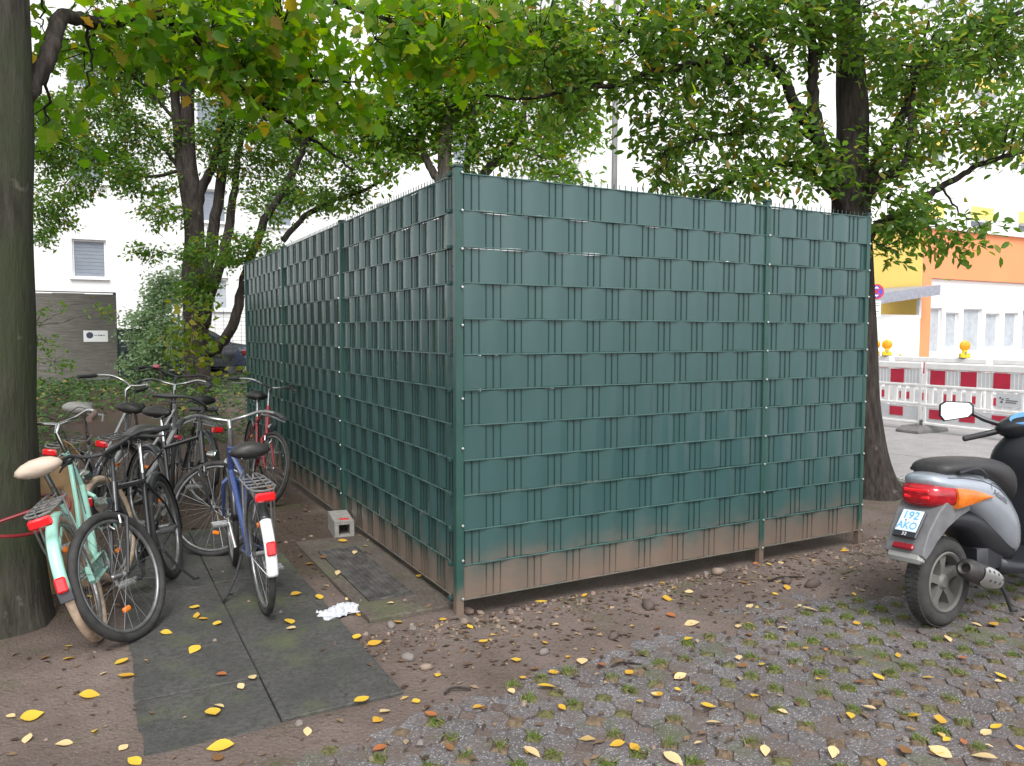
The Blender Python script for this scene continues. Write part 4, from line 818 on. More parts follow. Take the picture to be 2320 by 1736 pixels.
    mr = mud(rc, R(55), R(135) if white_tip else R(gend), rguard, I4, .058)
    if white_tip: mr = mud(rc, R(135), R(186), WHTP, I4, .062); mud(fc, R(-15+50), R(172), guard, ST)
    # crank, chain guard, pedals
    MB().bbox(((.44+0)/2+.01, -.055, .315), (.50, .012, .095), .02, Matrix.Rotation(R(5), 3, 'Y')).build('chain_guard', chain, root, smooth=True)
    MB().lathe(bb+Vector((0, -.062, 0)), (0, 1, 0), [(0, 0), (.085, 0), (.085, .004), (0, .004)], 24).build('chainring', DALU, root)
    ca = R(60)
    for s_ in (-1, 1):
        d = Vector((math.cos(ca), 0, math.sin(ca)))*s_; p0 = bb+Vector((0, s_*.07, 0)); p1_ = p0+d*.165+Vector((0, s_*.015, 0))
        k_ = MB().tube([p0, p1_], .011, 8).build('crank', DALU, root, smooth=True)
        pd = MB()
        for q in (-.035, 0, .035): pd.bbox(p1_+Vector((q, s_*.055, 0)), (.018, .095, .022), .004)
        pd.bbox(p1_+Vector((0, s_*.055, 0)), (.075, .014, .012), .003); pd.build('pedal', DALU if tint != 'b' else BLKP, k_)
    # saddle on its post
    MB().tube([st, sp_], .0135, 10).build('seat_post', CHROME, root, smooth=True)
    rings = []
    for x, hw, zt, zb in ((-.135, .03, .03, -.005), (-.12, .09, .048, -.03), (-.08, .115, .055, -.045), (-.02, .10, .05, -.045), (.03, .06, .042, -.035), (.08, .035, .036, -.025), (.125, .026, .032, -.018), (.145, .012, .022, .0)):
        rings.append([sp_+Vector((x-.01, hw*math.cos(a), .02+(zt if math.sin(a) > 0 else -zb)*math.sin(a)*(1-.15*math.cos(a)**2))) for a in [2*math.pi*k_/14 for k_ in range(14)]])
    sd_ = MB().loft(rings).build('saddle', saddle, root, smooth='all')
    sr = MB()
    for s_ in (-1, 1):
        sr.tube([sp_+Vector((.11, s_*.012, .01)), sp_+Vector((.02, s_*.022, -.025)), sp_+Vector((-.05, s_*.022, -.03)), sp_+Vector((-.11, s_*.05, -.01))], .004, 6)
    sr.build('saddle_rail', CHROME, sd_, smooth=True)
    # handlebar
    hc = ht+ax*.16+Vector((.05, 0, .02)); hbm = MB(); hbm.tube([ht-ax*.02, ht+ax*.14, hc], [.0125, .0125, .015], 10)
    L_ = hc+Vector((-sweep, bar_w, .02)); Rr = hc+Vector((-sweep, -bar_w, .02))
    for s_ in (-1, 1): hbm.tube(curve([hc, hc+Vector((.03, s_*.10, .02)), hc+Vector((-.02, s_*(bar_w-.10), .05)), hc+Vector((-sweep*.55, s_*(bar_w-.02), .04)), hc+Vector((-sweep-.06, s_*(bar_w+.01), .02))], 4), .011, 10)
    hb_ = hbm.xf(ST).build('handlebar', bar, root, smooth=True)
    for s_ in (-1, 1):
        MB().tube([hc+Vector((-sweep*.55, s_*(bar_w-.02), .04)), hc+Vector((-sweep*.8, s_*(bar_w-.003), .03)), hc+Vector((-sweep-.07, s_*(bar_w+.012), .02))], [.016, .0175, .0165], 10).xf(ST).build('grip', grip, hb_, smooth=True)
        MB().tube([hc+Vector((-.03, s_*(bar_w-.10), .035)), hc+Vector((-.02, s_*(bar_w-.02), .005)), hc+Vector((-sweep*.8, s_*(bar_w+.03), -.015))], [.009, .007, .005], 6).xf(ST).build('brake_lever', DALU if bar is not BLKP else BLKP, hb_, smooth=True)
        MB().tube(curve([hc+Vector((-.03, s_*(bar_w-.10), .035)), hc+Vector((.10, s_*.12, .06)), hc+Vector((.09, s_*.03, -.05)), (hb if s_ > 0 else Vector((.6, 0, .5)))+Vector((.02, s_*.02, .05))], 5), .0028, 5).xf(ST if s_ > 0 else I4).build('brake_cable', BLKP, hb_, smooth=True)
    if bell: MB().lathe(hc+Vector((-.03, bar_w-.13, .05)), (0, 0, 1), [(.02, 0), (.032, .01), (.03, .028), (.015, .04), (0, .042)], 14).xf(ST).build('bell', bell, hb_, smooth=True)
    if light:
        MB().lathe(hb+Vector((.07, 0, .06)), (1, 0, 0), [(0, -.06), (.02, -.05), (.036, -.01), (.04, .02), (.038, .024), (0, .03)], 16).xf(ST).build('headlight', CHROME, root, smooth=True)
        bk = MB()
        for s_ in (-1, 1): bk.tube([cr+Vector((.02, s_*.03, -.0)), cr+Vector((.035, s_*.035, -.04)), cr+Vector((.03, s_*.018, -.065))], .007, 6)
        bk.xf(ST).build('brake', ALU, root, smooth=True)
    if rack:
        rk = MB(); zr = 2*wr+.075
        for s_ in (-1, 1):
            rk.tube([(.17, s_*.04, zr+.01), (.1, s_*.065, zr), (-.22, s_*.07, zr), (-.27, s_*.05, zr-.005), (-.285, 0, zr-.008)], .006, 6); rk.tube([(-.16, s_*.07, zr), (-.08, s_*.08, zr-.2), (.0, s_*.072, wr)], .0055, 6)
            rk.tube([(-.02, s_*.07, zr), (-.02, s_*.075, zr-.18), (.0, s_*.072, wr)], .0055, 6); rk.tube([(.17, s_*.04, zr), (.25, s_*.02, zr+.02)], .005, 6)
        for k_ in range(4): rk.tube([(-.2+k_*.09, -.068, zr), (-.2+k_*.09, .068, zr)], .005, 6)
        for s_ in (-.022, .022): rk.tube([(.12, s_, zr+.02), (-.22, s_, zr+.012)], .004, 6)
        ro = rk.build('rack', rack, root, smooth=True)
        MB().bbox((-.295, 0, zr-.04), (.022, .105, .05), .01).build('rear_reflector', REFL, ro, smooth=True)
    if tail:
        a = R(170)
        def onw(ang, dr): return rc+Vector((math.cos(ang), 0, math.sin(ang)))*(wr+.02+dr)
        p = onw(R(162 if white_tip else gend-6), .006)
        MB().bbox(p, (.022, .05, .075), .008, Matrix.Rotation(R(12 if white_tip else 192-gend), 3, 'Y')).build('tail_lamp', REFL, mr, smooth=True)
        if tail == 'flap': MB().bbox(onw(R(gend+3), -.004), (.012, .062, .06), .005, Matrix.Rotation(R(177-gend), 3, 'Y')).build('flap', M('flap_grey', (0.07, 0.07, 0.08), .7), mr, smooth=True)
    if stand: MB().tube([bb+Vector((-.10, .05*side_stand, -.02)), bb+Vector((-.13, .10*side_stand, -.14)), Vector((.28, .17*side_stand+.0, .03)), Vector((.25, .19*side_stand, .025))], .008, 8).build('kickstand', BLKP, root, smooth=True)
    return root
deg = R
b_mint = bicycle('mint green step-through bicycle with cream saddle and tan tyres, leaning on the mossy trunk', (-1.82, .56, .01), deg(83), R(-17), R(-18), MINT, 'step', TYRE_T, CREAM, GRIPB, MINT, MINT, DALU, CHROME, chain=MINT, tail='flap', light=True, stand=False, bar_z=1.08, gend=174)
b_blk = bicycle('black bicycle whose big spoked front wheel leans against the mint bicycle', (-1.38, 1.52, .0), deg(-106), R(10), R(-22), BLK, 'diamond', TYRE, SADK, BLKP, BLK, BLK, None, BLKP, light=True, seat_z=.96, tint='b', bar_w=.31, sweep=.06, bar_z=.97, rim=DRIM, thick=True)
b_blue = bicycle('blue bicycle with white mudguard tip and red rear reflectors standing on the slabs', (-1.0, .54, .01), deg(90), R(-3), R(-4), BLUEP, 'diamond', TYRE, SADK, BLKP, BLK, BLK, DALU, ALU, chain=BLK, tail='lamp', seat_z=.90, bar_z=1.02, white_tip=True)
b_c = bicycle('black bicycle with a red band on its frame behind the blue bicycle', (-1.50, 2.92, .0), deg(-70), R(-6), R(38), BLK, 'diamond', TYRE, SADK, BLKP, BLK, BLK, None, BLKP, seat_z=.95, bar_w=.27, rim=DRIM)
MB().tube([(.44, 0, .80), (.50, 0, .805)], .0175, 10).build('red_band', REDP, b_c, smooth=True)
b_red = bicycle('dark red bicycle squeezed against the green fence', (-.42, 4.5, .0), deg(-92), R(-6), R(20), REDP, 'diamond', TYRE, SADK, BLKP, BLK, BLK, None, ALU, seat_z=.93, bar_z=1.08, rim=DRIM)
b_s1 = bicycle('silver city bicycle with pale saddle and rear rack in the back of the heap', (-2.05, 2.95, .0), deg(62), R(6), R(-20), SILP, 'step', TYRE, M('saddle_grey', (0.3, 0.29, 0.27), .5), BLKP, BLK, BLK, DALU, CHROME, seat_z=1.0, bar_z=1.14, tail='lamp')
b_s2 = bicycle('grey city bicycle with black saddle beside the silver one', (-1.72, 3.3, .0), deg(58), R(9), R(25), SILP, 'step', TYRE, SADK, BLKP, BLK, BLK, DALU, CHROME, seat_z=.96, bar_z=1.12, tail='lamp', rim=DRIM)
b_s3 = bicycle('black bicycle with a pink bell at the far side of the heap', (-.98, 3.75, .0), deg(105), R(5), R(-30), BLK, 'step', TYRE, SADK, BLKP, BLK, BLK, DALU, BLKP, seat_z=.95, bar_z=1.16, bell=M('bell_pink', (0.5, 0.12, 0.16), .35), bar_w=.33, sweep=.12, rim=DRIM)
# red cable lock round the trunk, cardboard and block
pts = []
for k_ in range(24):
    a = R(-150+k_*12); pts.append(B1+Vector((math.cos(a)*.36, math.sin(a)*.36, .66-.1*math.cos(a-R(-60))**2)))
tag(MB().tube(curve([(-2.0, .72, .72)]+pts[4:]+[B1+Vector((-.2, .36, .66))], 3), .009, 8).build('cable_lock', M('lock_red', (0.20, 0.015, 0.02), .35), smooth=True), 'red cable lock looped round the mossy trunk', 'lock')
cbx = thing('cardboard_box', 'torn brown cardboard box wedged between the trunk and the mint bicycle', 'box', (-2.0, 1.6, 0)); CB = M('cardboard', (0.42, 0.27, 0.14), .85, var=.15, vs=9)
cbx.rotation_euler = (R(6), R(-8), R(20))
MB().bbox((0, 0, .40), (.24, .2, .84), .006).build('carton', CB, cbx)
for s_, an in ((-1, 35), (1, -28)): MB().box((s_*.14, 0, .88), (.005, .19, .14), Matrix.Rotation(R(an), 3, 'Y')).build('flap', CB, cbx)
MB().box((.0, -.1015, .5), (.06, .003, .4)).build('tape', M('tape_brown', (0.34, 0.2, 0.09), .4), cbx)
blk = thing('hollow_block', 'grey hollow concrete block with a red mark lying under the fence edge', 'block', (-.12, 2.06, H(-.12, 2.06)+.0)); blk.rotation_euler = (0, 0, R(-8))
mb = MB(); a, h = .075, .20; inn = .042
ro = [Vector((x, -h, z)) for x, z in ((-a, .0), (a, .0), (a, .14), (-a, .14))]; ri = [Vector((x, -h, z)) for x, z in ((-inn, .03), (inn, .03), (inn, .115), (-inn, .115))]
mb.add(ro+ri, [(0, 1, 5, 4), (1, 2, 6, 5), (2, 3, 7, 6), (3, 0, 4, 7)]); mb.add([v+Vector((0, 2*h, 0)) for v in ro+ri], [(0, 4, 5, 1), (1, 5, 6, 2), (2, 6, 7, 3), (3, 7, 4, 0)])
for q, s_ in ((ro, 1), (ri, -1)):
    for k_ in range(4): A, Bq = q[k_], q[(k_+1) % 4]; mb.add([A, A+Vector((0, 2*h, 0)), Bq+Vector((0, 2*h, 0)), Bq], [(0, 1, 2, 3)])
mb.build('block', M('block_grey', (0.27, 0.26, 0.24), .9, var=.15, vs=20, bump=.3), blk)
MB().box((.01, -.12, .1415), (.075, .05, .003)).build('red_mark', M('mark_red', (0.6, 0.03, 0.04), .6), blk)
# crumpled white plastic bag
mb = MB(); N_ = 22; vs = []
for j in range(N_):
    for i in range(N_):
        u, v = i/(N_-1)-.5, j/(N_-1)-.5; r_ = math.hypot(u, v*1.3)
        z = .055*max(0, 1-2.1*r_)+.035*abs(noise.noise(Vector((u*9, v*9, 1.3))))+.02*abs(noise.noise(Vector((u*21, v*21, 4.1))))
        e = 1+.35*noise.noise(Vector((math.atan2(v, u)*1.5, 2.2, 0)))
        vs.append((u*.27*e, v*.15*e, z*.9+.004))
mb.v = vs; mb.f = [(j*N_+i, j*N_+i+1, (j+1)*N_+i+1, (j+1)*N_+i) for j in range(N_-1) for i in range(N_-1)]; mb.m = [0]*len(mb.f)
bag = tag(mb.build('plastic_bag', M('bag_white', (0.5, 0.51, 0.54), .35, var=.08)), 'crumpled white plastic bag on the soil beside the slab path', 'bag'); bag.location = (-.60, .34, H(-.6, .34)-.004); bag.rotation_euler = (0, 0, R(12))
# ================================================================ scooter
SILV = M('scooter_silver', (0.42, 0.46, 0.52), 0.30, 0.5, 0.06, 5, coat=.5); GREYP = M('scooter_grey_plastic', (0.15, 0.15, 0.155), .6, var=.15, vs=15); BLKS = M('scooter_black', (0.022, 0.023, 0.028), .4, var=.15); SEATM = M('scooter_seat', (0.035, 0.033, 0.034), .5, var=.15, vs=30, bump=.15, bs=300)
REDL = M('lens_red', (0.36, 0.006, 0.013), .12, var=.25, vs=25, coat=.6); ORL = M('lens_orange', (0.72, 0.17, 0.01), .12, var=.2, vs=25, coat=.6); RIMG = M('scooter_rim', (0.15, 0.148, 0.135), .6, .2, .15); EXH = M('exhaust_dark', (0.07, 0.065, 0.065), .5, .5, .2, 20); SHLD = M('heat_shield', (0.55, 0.55, 0.55), .3, .8, .1)
sc_ = thing('scooter', 'silver grey motor scooter with red and amber tail light parked on the pavers', 'scooter', (2.305, -1.382, .0)); sc_.rotation_euler = (R(-3), 0, R(3))
def rings(secs, n=22, e=2.4):
    out = []
    for x, zc_, hw, hh, *dy in secs:
        r_ = []
        for k_ in range(n):
            a = 2*math.pi*k_/n; c, s_ = math.cos(a), math.sin(a)
            r_.append(Vector((x, hw*math.copysign(abs(c)**(2/e), c), zc_+hh*math.copysign(abs(s_)**(2/e), s_))))
        out.append(r_)
    return out
def smooth_secs(secs, m=4):
    out = []
    A = np.array(secs)
    for i in range(len(A)-1):
        a, b, c, d = A[max(i-1, 0)], A[i], A[i+1], A[min(i+2, len(A)-1)]
        for k_ in range(m):
            t = k_/m; out.append(tuple(0.5*((2*b)+(c-a)*t+(2*a-5*b+4*c-d)*t*t+(3*b-a-3*c+d)*t**3)))
    out.append(tuple(A[-1])); return out
BS = [(-.215, .82, .05, .018), (-.19, .812, .095, .04), (-.11, .79, .128, .068), (.0, .765, .152, .095), (.15, .715, .168, .13), (.29, .64, .172, .17), (.42, .55, .165, .185), (.53, .47, .15, .165), (.60, .43, .12, .13)]
body = MB().loft(rings(smooth_secs(BS), 28, 2.6)).build('tail_body', SILV, sc_, smooth='all')
# character line
# seat
SS = [(-0.135, 0.865, 0.06, 0.02), (-0.11, 0.87, 0.105, 0.036), (-0.02, 0.875, 0.135, 0.044), (0.1, 0.872, 0.15, 0.046), (0.22, 0.855, 0.152, 0.056), (0.34, 0.825, 0.148, 0.075), (0.46, 0.785, 0.138, 0.095), (0.56, 0.745, 0.12, 0.1), (0.63, 0.7, 0.085, 0.085), (0.655, 0.67, 0.04, 0.05)]
seat = MB().loft(rings(smooth_secs(SS), 24, 2.5)).build('seat', SEATM, sc_, smooth='all')
for s_ in (-1, 1): MB().tube(curve([(-.06, s_*.132, .855), (.05, s_*.158, .87), (.1, s_*.170, .85), (.15, s_*.162, .815)], 5), .011, 8).build('grab_rail', BLKS, sc_, smooth=True)
# tail light cluster
RS = [(-.245, .735, .02, .02), (-.235, .735, .072, .048), (-.195, .737, .114, .066), (-.11, .733, .140, .072), (-.03, .728, .155, .066), (.03, .722, .153, .04)]
MB().loft(rings(smooth_secs(RS), 26, 3.0)).build('tail_light', REDL, sc_, smooth='all')
for z in (.765, .73): MB().bbox((-.234, 0, z), (.02, .14, .018), .004).build('light_bar', M('lens_bright', (0.85, 0.02, 0.03), .15), sc_)
for s_ in (-1, 1):
    g = []; nn = 14
    for i in range(nn+1):
        t = i/nn; x = -.10+.29*t; zlo = .668+.035*t; zhi = .775-.068*t**1.6; row = []
        hw = np.interp(x, [-.1, .02, .2], [.142, .160, .177])
        for j in range(6):
            v = j/5; row.append(Vector((x, s_*(hw+.012-.010*(2*v-1)**2), zlo+(zhi-zlo)*v)))
        for j in range(6):
            v = 1-j/5; row.append(Vector((x, s_*(hw-.03), zlo+(zhi-zlo)*v)))
        g.append(row)
    MB().loft(g).build('indicator', ORL, sc_, smooth=True)
# rear mudguard / number plate carrier
pf = [(.06, .70), (-.16, .71), (-.225, .66), (-.305, .565), (-.352, .485), (-.366, .445), (-.34, .42), (-.305, .445), (-.25, .505), (-.16, .57), (-.04, .615), (.06, .64)]
mg = MB().loft([[Vector((x, y*(1.06 if x > -.2 else 1.0 if x > -.3 else .92), z)) for x, z in pf] for y in (-.118, -.10, -.05, .05, .10, .118)]).build('rear_mudguard', GREYP, sc_, smooth=True, bevel=.006)
MB().bbox((-.345, 0, .425), (.055, .2, .065), .018, Matrix.Rotation(R(28), 3, 'Y')).build('mudguard_lip', M('lip_grey', (0.27, 0.27, 0.26), .6), sc_, smooth=True)
MB().bbox((-.366, 0, .482), (.018, .115, .032), .006, Matrix.Rotation(R(32), 3, 'Y')).build('reflector', M('refl_dark', (0.25, 0.01, 0.02), .2), sc_, smooth=True)
PR = Matrix.Rotation(R(41), 3, 'Y'); pc = Vector((-.300, 0, .605))
MB().bbox(pc+PR @ Vector((.006, 0, -.014)), (.016, .132, .170), .005, PR).build('plate_holder', BLKS, sc_)
pl_ = MB().bbox(pc-PR @ Vector((.006, 0, 0)), (.006, .116, .132), .002, PR).build('number_plate', M('plate_white', (0.62, 0.74, 0.86), .35, var=.02), sc_)
TXT = M('plate_blue', (0.12, 0.38, 0.62), .4, var=.02)
def text_part(s_, size, mat, parent, Mx, name, extr=.001, sx=1.0):
    cu = bpy.data.curves.new('t', 'FONT'); cu.body = s_; cu.size = size; cu.align_x = 'CENTER'; cu.align_y = 'CENTER'; cu.extrude = extr
    to = bpy.data.objects.new('t', cu); col.objects.link(to); dg = bpy.context.evaluated_depsgraph_get(); me = bpy.data.meshes.new_from_object(to.evaluated_get(dg)); bpy.data.objects.remove(to)
    me.transform(Matrix.Scale(sx, 4, (1, 0, 0))); me.transform(Mx); me.materials.clear(); me.materials.append(mat); o = bpy.data.objects.new(name, me); col.objects.link(o); o.parent = parent; return o
def plate_m(dz, out=.0105):
    # text plane: x of text -> -y of scooter (seen from behind), y of text -> up the plate
    t = PR.to_4x4(); c = pc+PR @ Vector((-out, 0, dz)); B = Matrix(((0, 0, -1, 0), (-1, 0, 0, 0), (0, 1, 0, 0), (0, 0, 0, 1)))
    return Matrix.Translation(c) @ t @ B
text_part('192', .066, TXT, pl_, plate_m(.03), 'plate_number', sx=.92); text_part('AKO', .062, TXT, pl_, plate_m(-.033), 'plate_letters', sx=.82)
MB().lathe(pc+PR @ Vector((-.0095, .018, 0)), PR @ Vector((-1, 0, 0)), [(0, 0), (.005, 0), (.005, .0015), (0, .0015)], 10).build('screw', M('screw_red', (0.3, 0.08, 0.06), .5), pl_)
text_part('32', .028, M('plate_foot', (0.7, 0.7, 0.7), .4), pl_, plate_m(-.082, .006), 'plate_imprint')
# script name on the flank, laid onto the curved panel
_SB = np.array(smooth_secs(BS))
def flank(x, z, off):
    zc_, hw, hh = (np.interp(x, _SB[:, 0], _SB[:, k_]) for k_ in (1, 2, 3)); return -(hw*max(0.0, 1-min(1, abs((z-zc_)/hh))**2.6)**(1/2.6)+off)
Mr = Matrix.Translation((.285, 0, .695)) @ Matrix.Rotation(R(27), 4, 'Y') @ Matrix(((1, 0, 0, 0), (0, 0, -1, 0), (0, 1, 0, 0), (0, 0, 0, 1)))
lt = text_part('Atlantis', .052, M('script_dark', (0.12, 0.13, 0.14), .4), sc_, Mr, 'side_lettering', .001)
for v in lt.data.vertices: v.co.y = flank(v.co.x, v.co.z, .002)-v.co.y*.5
MB().tube([(x, flank(x, z, .002), z) for x, z in [tuple(q)[::2] for q in curve([(.20, 0, .745), (.225, 0, .775), (.29, 0, .755), (.35, 0, .705)], 5)]], .0016, 5).build('side_swoosh', M('script_dark', (0, 0, 0)), sc_, smooth=True)
for s_ in (-1, 1): MB().tube([(x, -s_*flank(x, z, .0005), z) for x, z in [tuple(q)[::2] for q in curve([(-.13, 0, .832), (.0, 0, .82), (.15, 0, .79), (.3, 0, .73), (.45, 0, .64)], 6)]], .003, 6).build('trim_line', M('trim_dark', (0.1, 0.105, 0.12), .5), sc_, smooth=True)
# wheels
def swheel(c, Mx, wd=.06, r_=.245):
    w_ = MB().lathe(c-Vector((0, .055, 0)), (0, 1, 0), [(.16, 0), (.168, .006), (.155, .02), (.150, .055), (.155, .09), (.168, .104), (.16, .11), (.148, .1), (.140, .055), (.148, .01)], 36, True)
    for k_ in range(5):
        a = 2*math.pi*k_/5+.3; d = Vector((math.cos(a), 0, math.sin(a))); t = Vector((-math.sin(a), 0, math.cos(a)))
        w_.loft([[c+d*q+t*(sg*hw)+Vector((0, yy, 0)) for sg, yy in ((-1, -.03), (1, -.03), (1, .02), (-1, .02))] for q, hw in ((.03, .026), (.09, .02), (.15, .034))])
    w_.lathe(c-Vector((0, .045, 0)), (0, 1, 0), [(0, 0), (.03, 0), (.045, .015), (.045, .07), (.03, .085), (0, .085)], 18)
    o = w_.xf(Mx).build('wheel', RIMG, sc_, smooth=True)
    prof = []
    tb = MB(); n, k = 56, 14
    sec = [(math.cos(b)*(.045), math.sin(b)*wd) for b in [2*math.pi*j/k for j in range(k)]]
    sec = [((abs(x)**.75)*.045**.25*(1 if x > 0 else -1), y) for x, y in sec]
    vs = []
    for i in range(n):
        a = 2*math.pi*i/n; d = Vector((math.cos(a), 0, math.sin(a)))
        for x, y in sec: vs.append(c+d*(r_-.045+x)+Vector((0, y, 0)))
    tb.add(vs, [(i*k+j, ((i+1) % n)*k+j, ((i+1) % n)*k+(j+1) % k, i*k+(j+1) % k) for i in range(n) for j in range(k)])
    for i in range(n):   # tread grooves as shallow raised blocks
        a = 2*math.pi*(i+.5)/n; d = Vector((math.cos(a), 0, math.sin(a))); t = Vector((-math.sin(a), 0, math.cos(a)))
        for s_ in (-1, 1): tb.add([c+d*(r_+.0022)+t*(q*.010+.006*(1 if e else 0))+Vector((0, s_*(.007+e*.028), 0)) for q, e in ((-1, 0), (1, 0), (1, 1), (-1, 1))]+[c+d*(r_-.004)+t*(q*.010+.006*e)+Vector((0, s_*(.007+e*.028), 0)) for q, e in ((-1, 0), (1, 0), (1, 1), (-1, 1))], [(0, 1, 2, 3), (0, 4, 5, 1), (1, 5, 6, 2), (2, 6, 7, 3), (3, 7, 4, 0)])
    tb.xf(Mx).build('tyre', M('scooter_tyre', (0.04, 0.039, 0.038), .85, var=.25, vs=18), o, smooth=True); return o
swheel(Vector((-.05, 0, .245)), Matrix.Identity(4))
# engine, swing arm, shock, exhaust
MB().bbox((.20, .06, .27), (.46, .10, .15), .03).build('engine', EXH, sc_, smooth=True); MB().bbox((.36, 0, .33), (.24, .2, .2), .04).build('crankcase', BLKS, sc_, smooth=True)
MB().loft(rings(smooth_secs([(-.08, .60, .10, .05), (.1, .57, .125, .07), (.3, .48, .13, .13), (.52, .38, .13, .12)]), 16)).build('inner_guard', BLKS, sc_, smooth='all')
ex = MB(); ea, eb = Vector((-.05, -.150, .345)), Vector((.27, -.145, .225)); ed = (eb-ea).normalized()
ex.lathe(ea, ed, [(.0, .03), (.022, .03), (.022, .0), (.034, -.008), (.052, .012), (.058, .04), (.06, .22), (.05, .29), (.03, .33), (.02, .36)], 22)
eo = ex.build('exhaust', EXH, sc_, smooth=True)
MB().tube(curve([eb+ed*.01, eb+Vector((.08, .02, -.03)), eb+Vector((.12, .06, .0))], 4), .018, 8).build('exhaust_pipe', EXH, eo, smooth=True)
u_ = Vector((0, -1, 0)); v_ = ed.cross(u_).normalized(); hs_ = MB(); gr = []
for i in range(9):
    t = i/8; row = []
    wdt = math.sin(math.pi*min(1, .15+t*.8))**.5*.9
    for rr in (.068, .064):
        rng_ = range(9) if rr > .066 else range(8, -1, -1)
        for j in rng_: a = R(-62)*wdt+R(124)*wdt*j/8-R(12); row.append(ea+ed*(.09+.20*t)+(u_*math.cos(a)-v_*math.sin(a))*rr)
    gr.append(row)
hs_.loft(gr); ho = hs_.build('heat_shield', SHLD, eo, smooth=True)
for t, a in ((.1, 20), (.125, -22), (.15, 22), (.175, -20), (.20, 20), (.225, -18), (.25, 5)):
    an_ = R(a); nrm = u_*math.cos(an_)-v_*math.sin(an_); MB().lathe(ea+ed*(.01+t+.02)+nrm*.0665, nrm, [(0, 0), (.008, 0), (.008, .003), (0, .003)], 8).build('shield_hole', M('hole_dark', (0.05, 0.05, 0.05), .7), ho)
# stand
MB().tube([(.40, -.09, .2), (.43, -.12, .1), (.46, -.13, .015), (.50, -.14, .012)], .011, 8).build('stand', BLKS, sc_, smooth=True); MB().tube([(.40, .09, .2), (.43, .12, .1), (.46, .13, .015), (.50, .14, .012)], .011, 8).build('stand', BLKS, sc_, smooth=True)
UPF = Matrix.Translation((.05, 0, .075))
# floor, leg shield, headset
MB().loft(rings(smooth_secs([(.42, .27, .13, .06), (.55, .25, .17, .045), (.75, .24, .175, .04), (.9, .27, .17, .06)]), 18, 3)).build('floorboard', BLKS, sc_, smooth='all')
def lrings(secs, n=20, e=2.6):
    out = []
    for z, x, hx, hy in secs: out.append([Vector((x+hx*math.copysign(abs(math.cos(a))**(2/e), math.cos(a)), hy*math.copysign(abs(math.sin(a))**(2/e), math.sin(a)), z)) for a in [2*math.pi*k_/n for k_ in range(n)]])
    return out
MB().loft(lrings(smooth_secs([(.24, .92, .06, .14), (.4, .93, .075, .19), (.58, .94, .08, .215), (.74, .935, .085, .22), (.88, .93, .085, .19), (.98, .945, .06, .12)]))).build('leg_shield', BLKS, sc_, smooth='all')
MB().loft(lrings(smooth_secs([(.26, .995, .05, .13), (.4, 1.01, .06, .185), (.58, 1.02, .06, .21), (.72, 1.005, .05, .20), (.82, .975, .04, .13)]))).build('front_fairing', SILV, sc_, smooth='all')
STX = UPF @ Matrix.Translation((.90, 0, .9)) @ Matrix.Rotation(R(36), 4, Vector((-.32, 0, 1)).normalized()) @ Matrix.Translation((-.90, 0, -.9))
hd = MB().loft(lrings(smooth_secs([(.89, .915, .05, .06), (.93, .915, .09, .14), (.98, .905, .10, .165), (1.02, .915, .08, .12), (1.045, .94, .03, .05)]))).xf(STX).build('headset', BLKS, sc_, smooth='all')
DM = Matrix.Translation((.845, 0, 1.018)) @ Matrix.Rotation(R(-38), 4, 'Y')
MB().lathe((0, 0, 0), (0, 0, 1), [(0, .004), (.055, .002), (.058, -.012), (0, -.012)], 24).xf(STX @ DM @ Matrix.Scale(1.5, 4, (0, 1, 0))).build('dashboard', M('dash_blue', (0.12, 0.32, 0.62), .15, coat=.6), hd, smooth=True)
for s_ in (-1, 1):
    MB().tube([(.90, s_*.08, .965), (.88, s_*.22, .955)], .018, 10).xf(STX).build('handlebar', BLKS, sc_, smooth=True); MB().tube([(.882, s_*.21, .956), (.865, s_*.345, .945), (.864, s_*.352, .945)], [.018, .0185, .012], 12).xf(STX).build('grip', M('grip_rubber', (0.04, 0.04, 0.042), .7), sc_, smooth=True)
    MB().tube([(.93, s_*.12, .95), (.935, s_*.2, .94), (.915, s_*.34, .93)], [.008, .007, .006], 6).xf(STX).build('brake_lever', BLKS, sc_, smooth=True)
    MB().tube(curve([(.91, s_*.10, .985), (.90, s_*.20, 1.04), (.905, s_*.26, 1.09), (.90, s_*.30, 1.125)], 4), [.016]*6+[.014]*7, 8).xf(STX).build('mirror_arm', BLKS, sc_, smooth=True)
    mc = Vector((.89, s_*.35, 1.125)); fm = STX
    def mring(sc2, dx): return [mc+Vector((dx+.12*(q[0]*s_)*.0, q[0]*s_*sc2, q[1]*sc2)) for q in ((-.10, .014), (-.085, .040), (.05, .072), (.085, .055), (.10, -.012), (.082, -.052), (-.06, -.052), (-.09, -.03))]
    mo = MB().loft([mring(.97, -.012), mring(1.03, -.004), mring(.98, .012), mring(.6, .028)]).xf(fm).build('mirror', BLKS, sc_, smooth=True)
    MB().loft([mring(.90, -.014), mring(.90, -.0125)]).xf(fm).build('mirror_glass', M('mirror_glass', (0.9, 0.9, 0.9), .02, 1.0, 0.0), mo)
MB().lathe((.99, 0, .945), (1, 0, .1), [(0, -.03), (.06, -.02), (.07, .01), (.05, .03), (0, .035)], 20).xf(STX).build('headlight', M('lamp_clear', (0, 0, 0)), sc_, smooth=True)
FX = Matrix.Translation((.96, 0, .7)) @ Matrix.Rotation(R(40), 4, Vector((-.32, 0, 1)).normalized()) @ Matrix.Translation((-.96, 0, -.7))
fw = Vector((1.22, 0, .245)); swheel(fw, FX, .052)
for s_ in (-1, 1): MB().tube([(1.06, s_*.07, .6), fw+Vector((-.02, s_*.075, .08)), fw+Vector((0, s_*.075, 0))], [.022, .02, .016], 10).xf(FX).build('fork_leg', BLKS, sc_, smooth=True)
rg = []
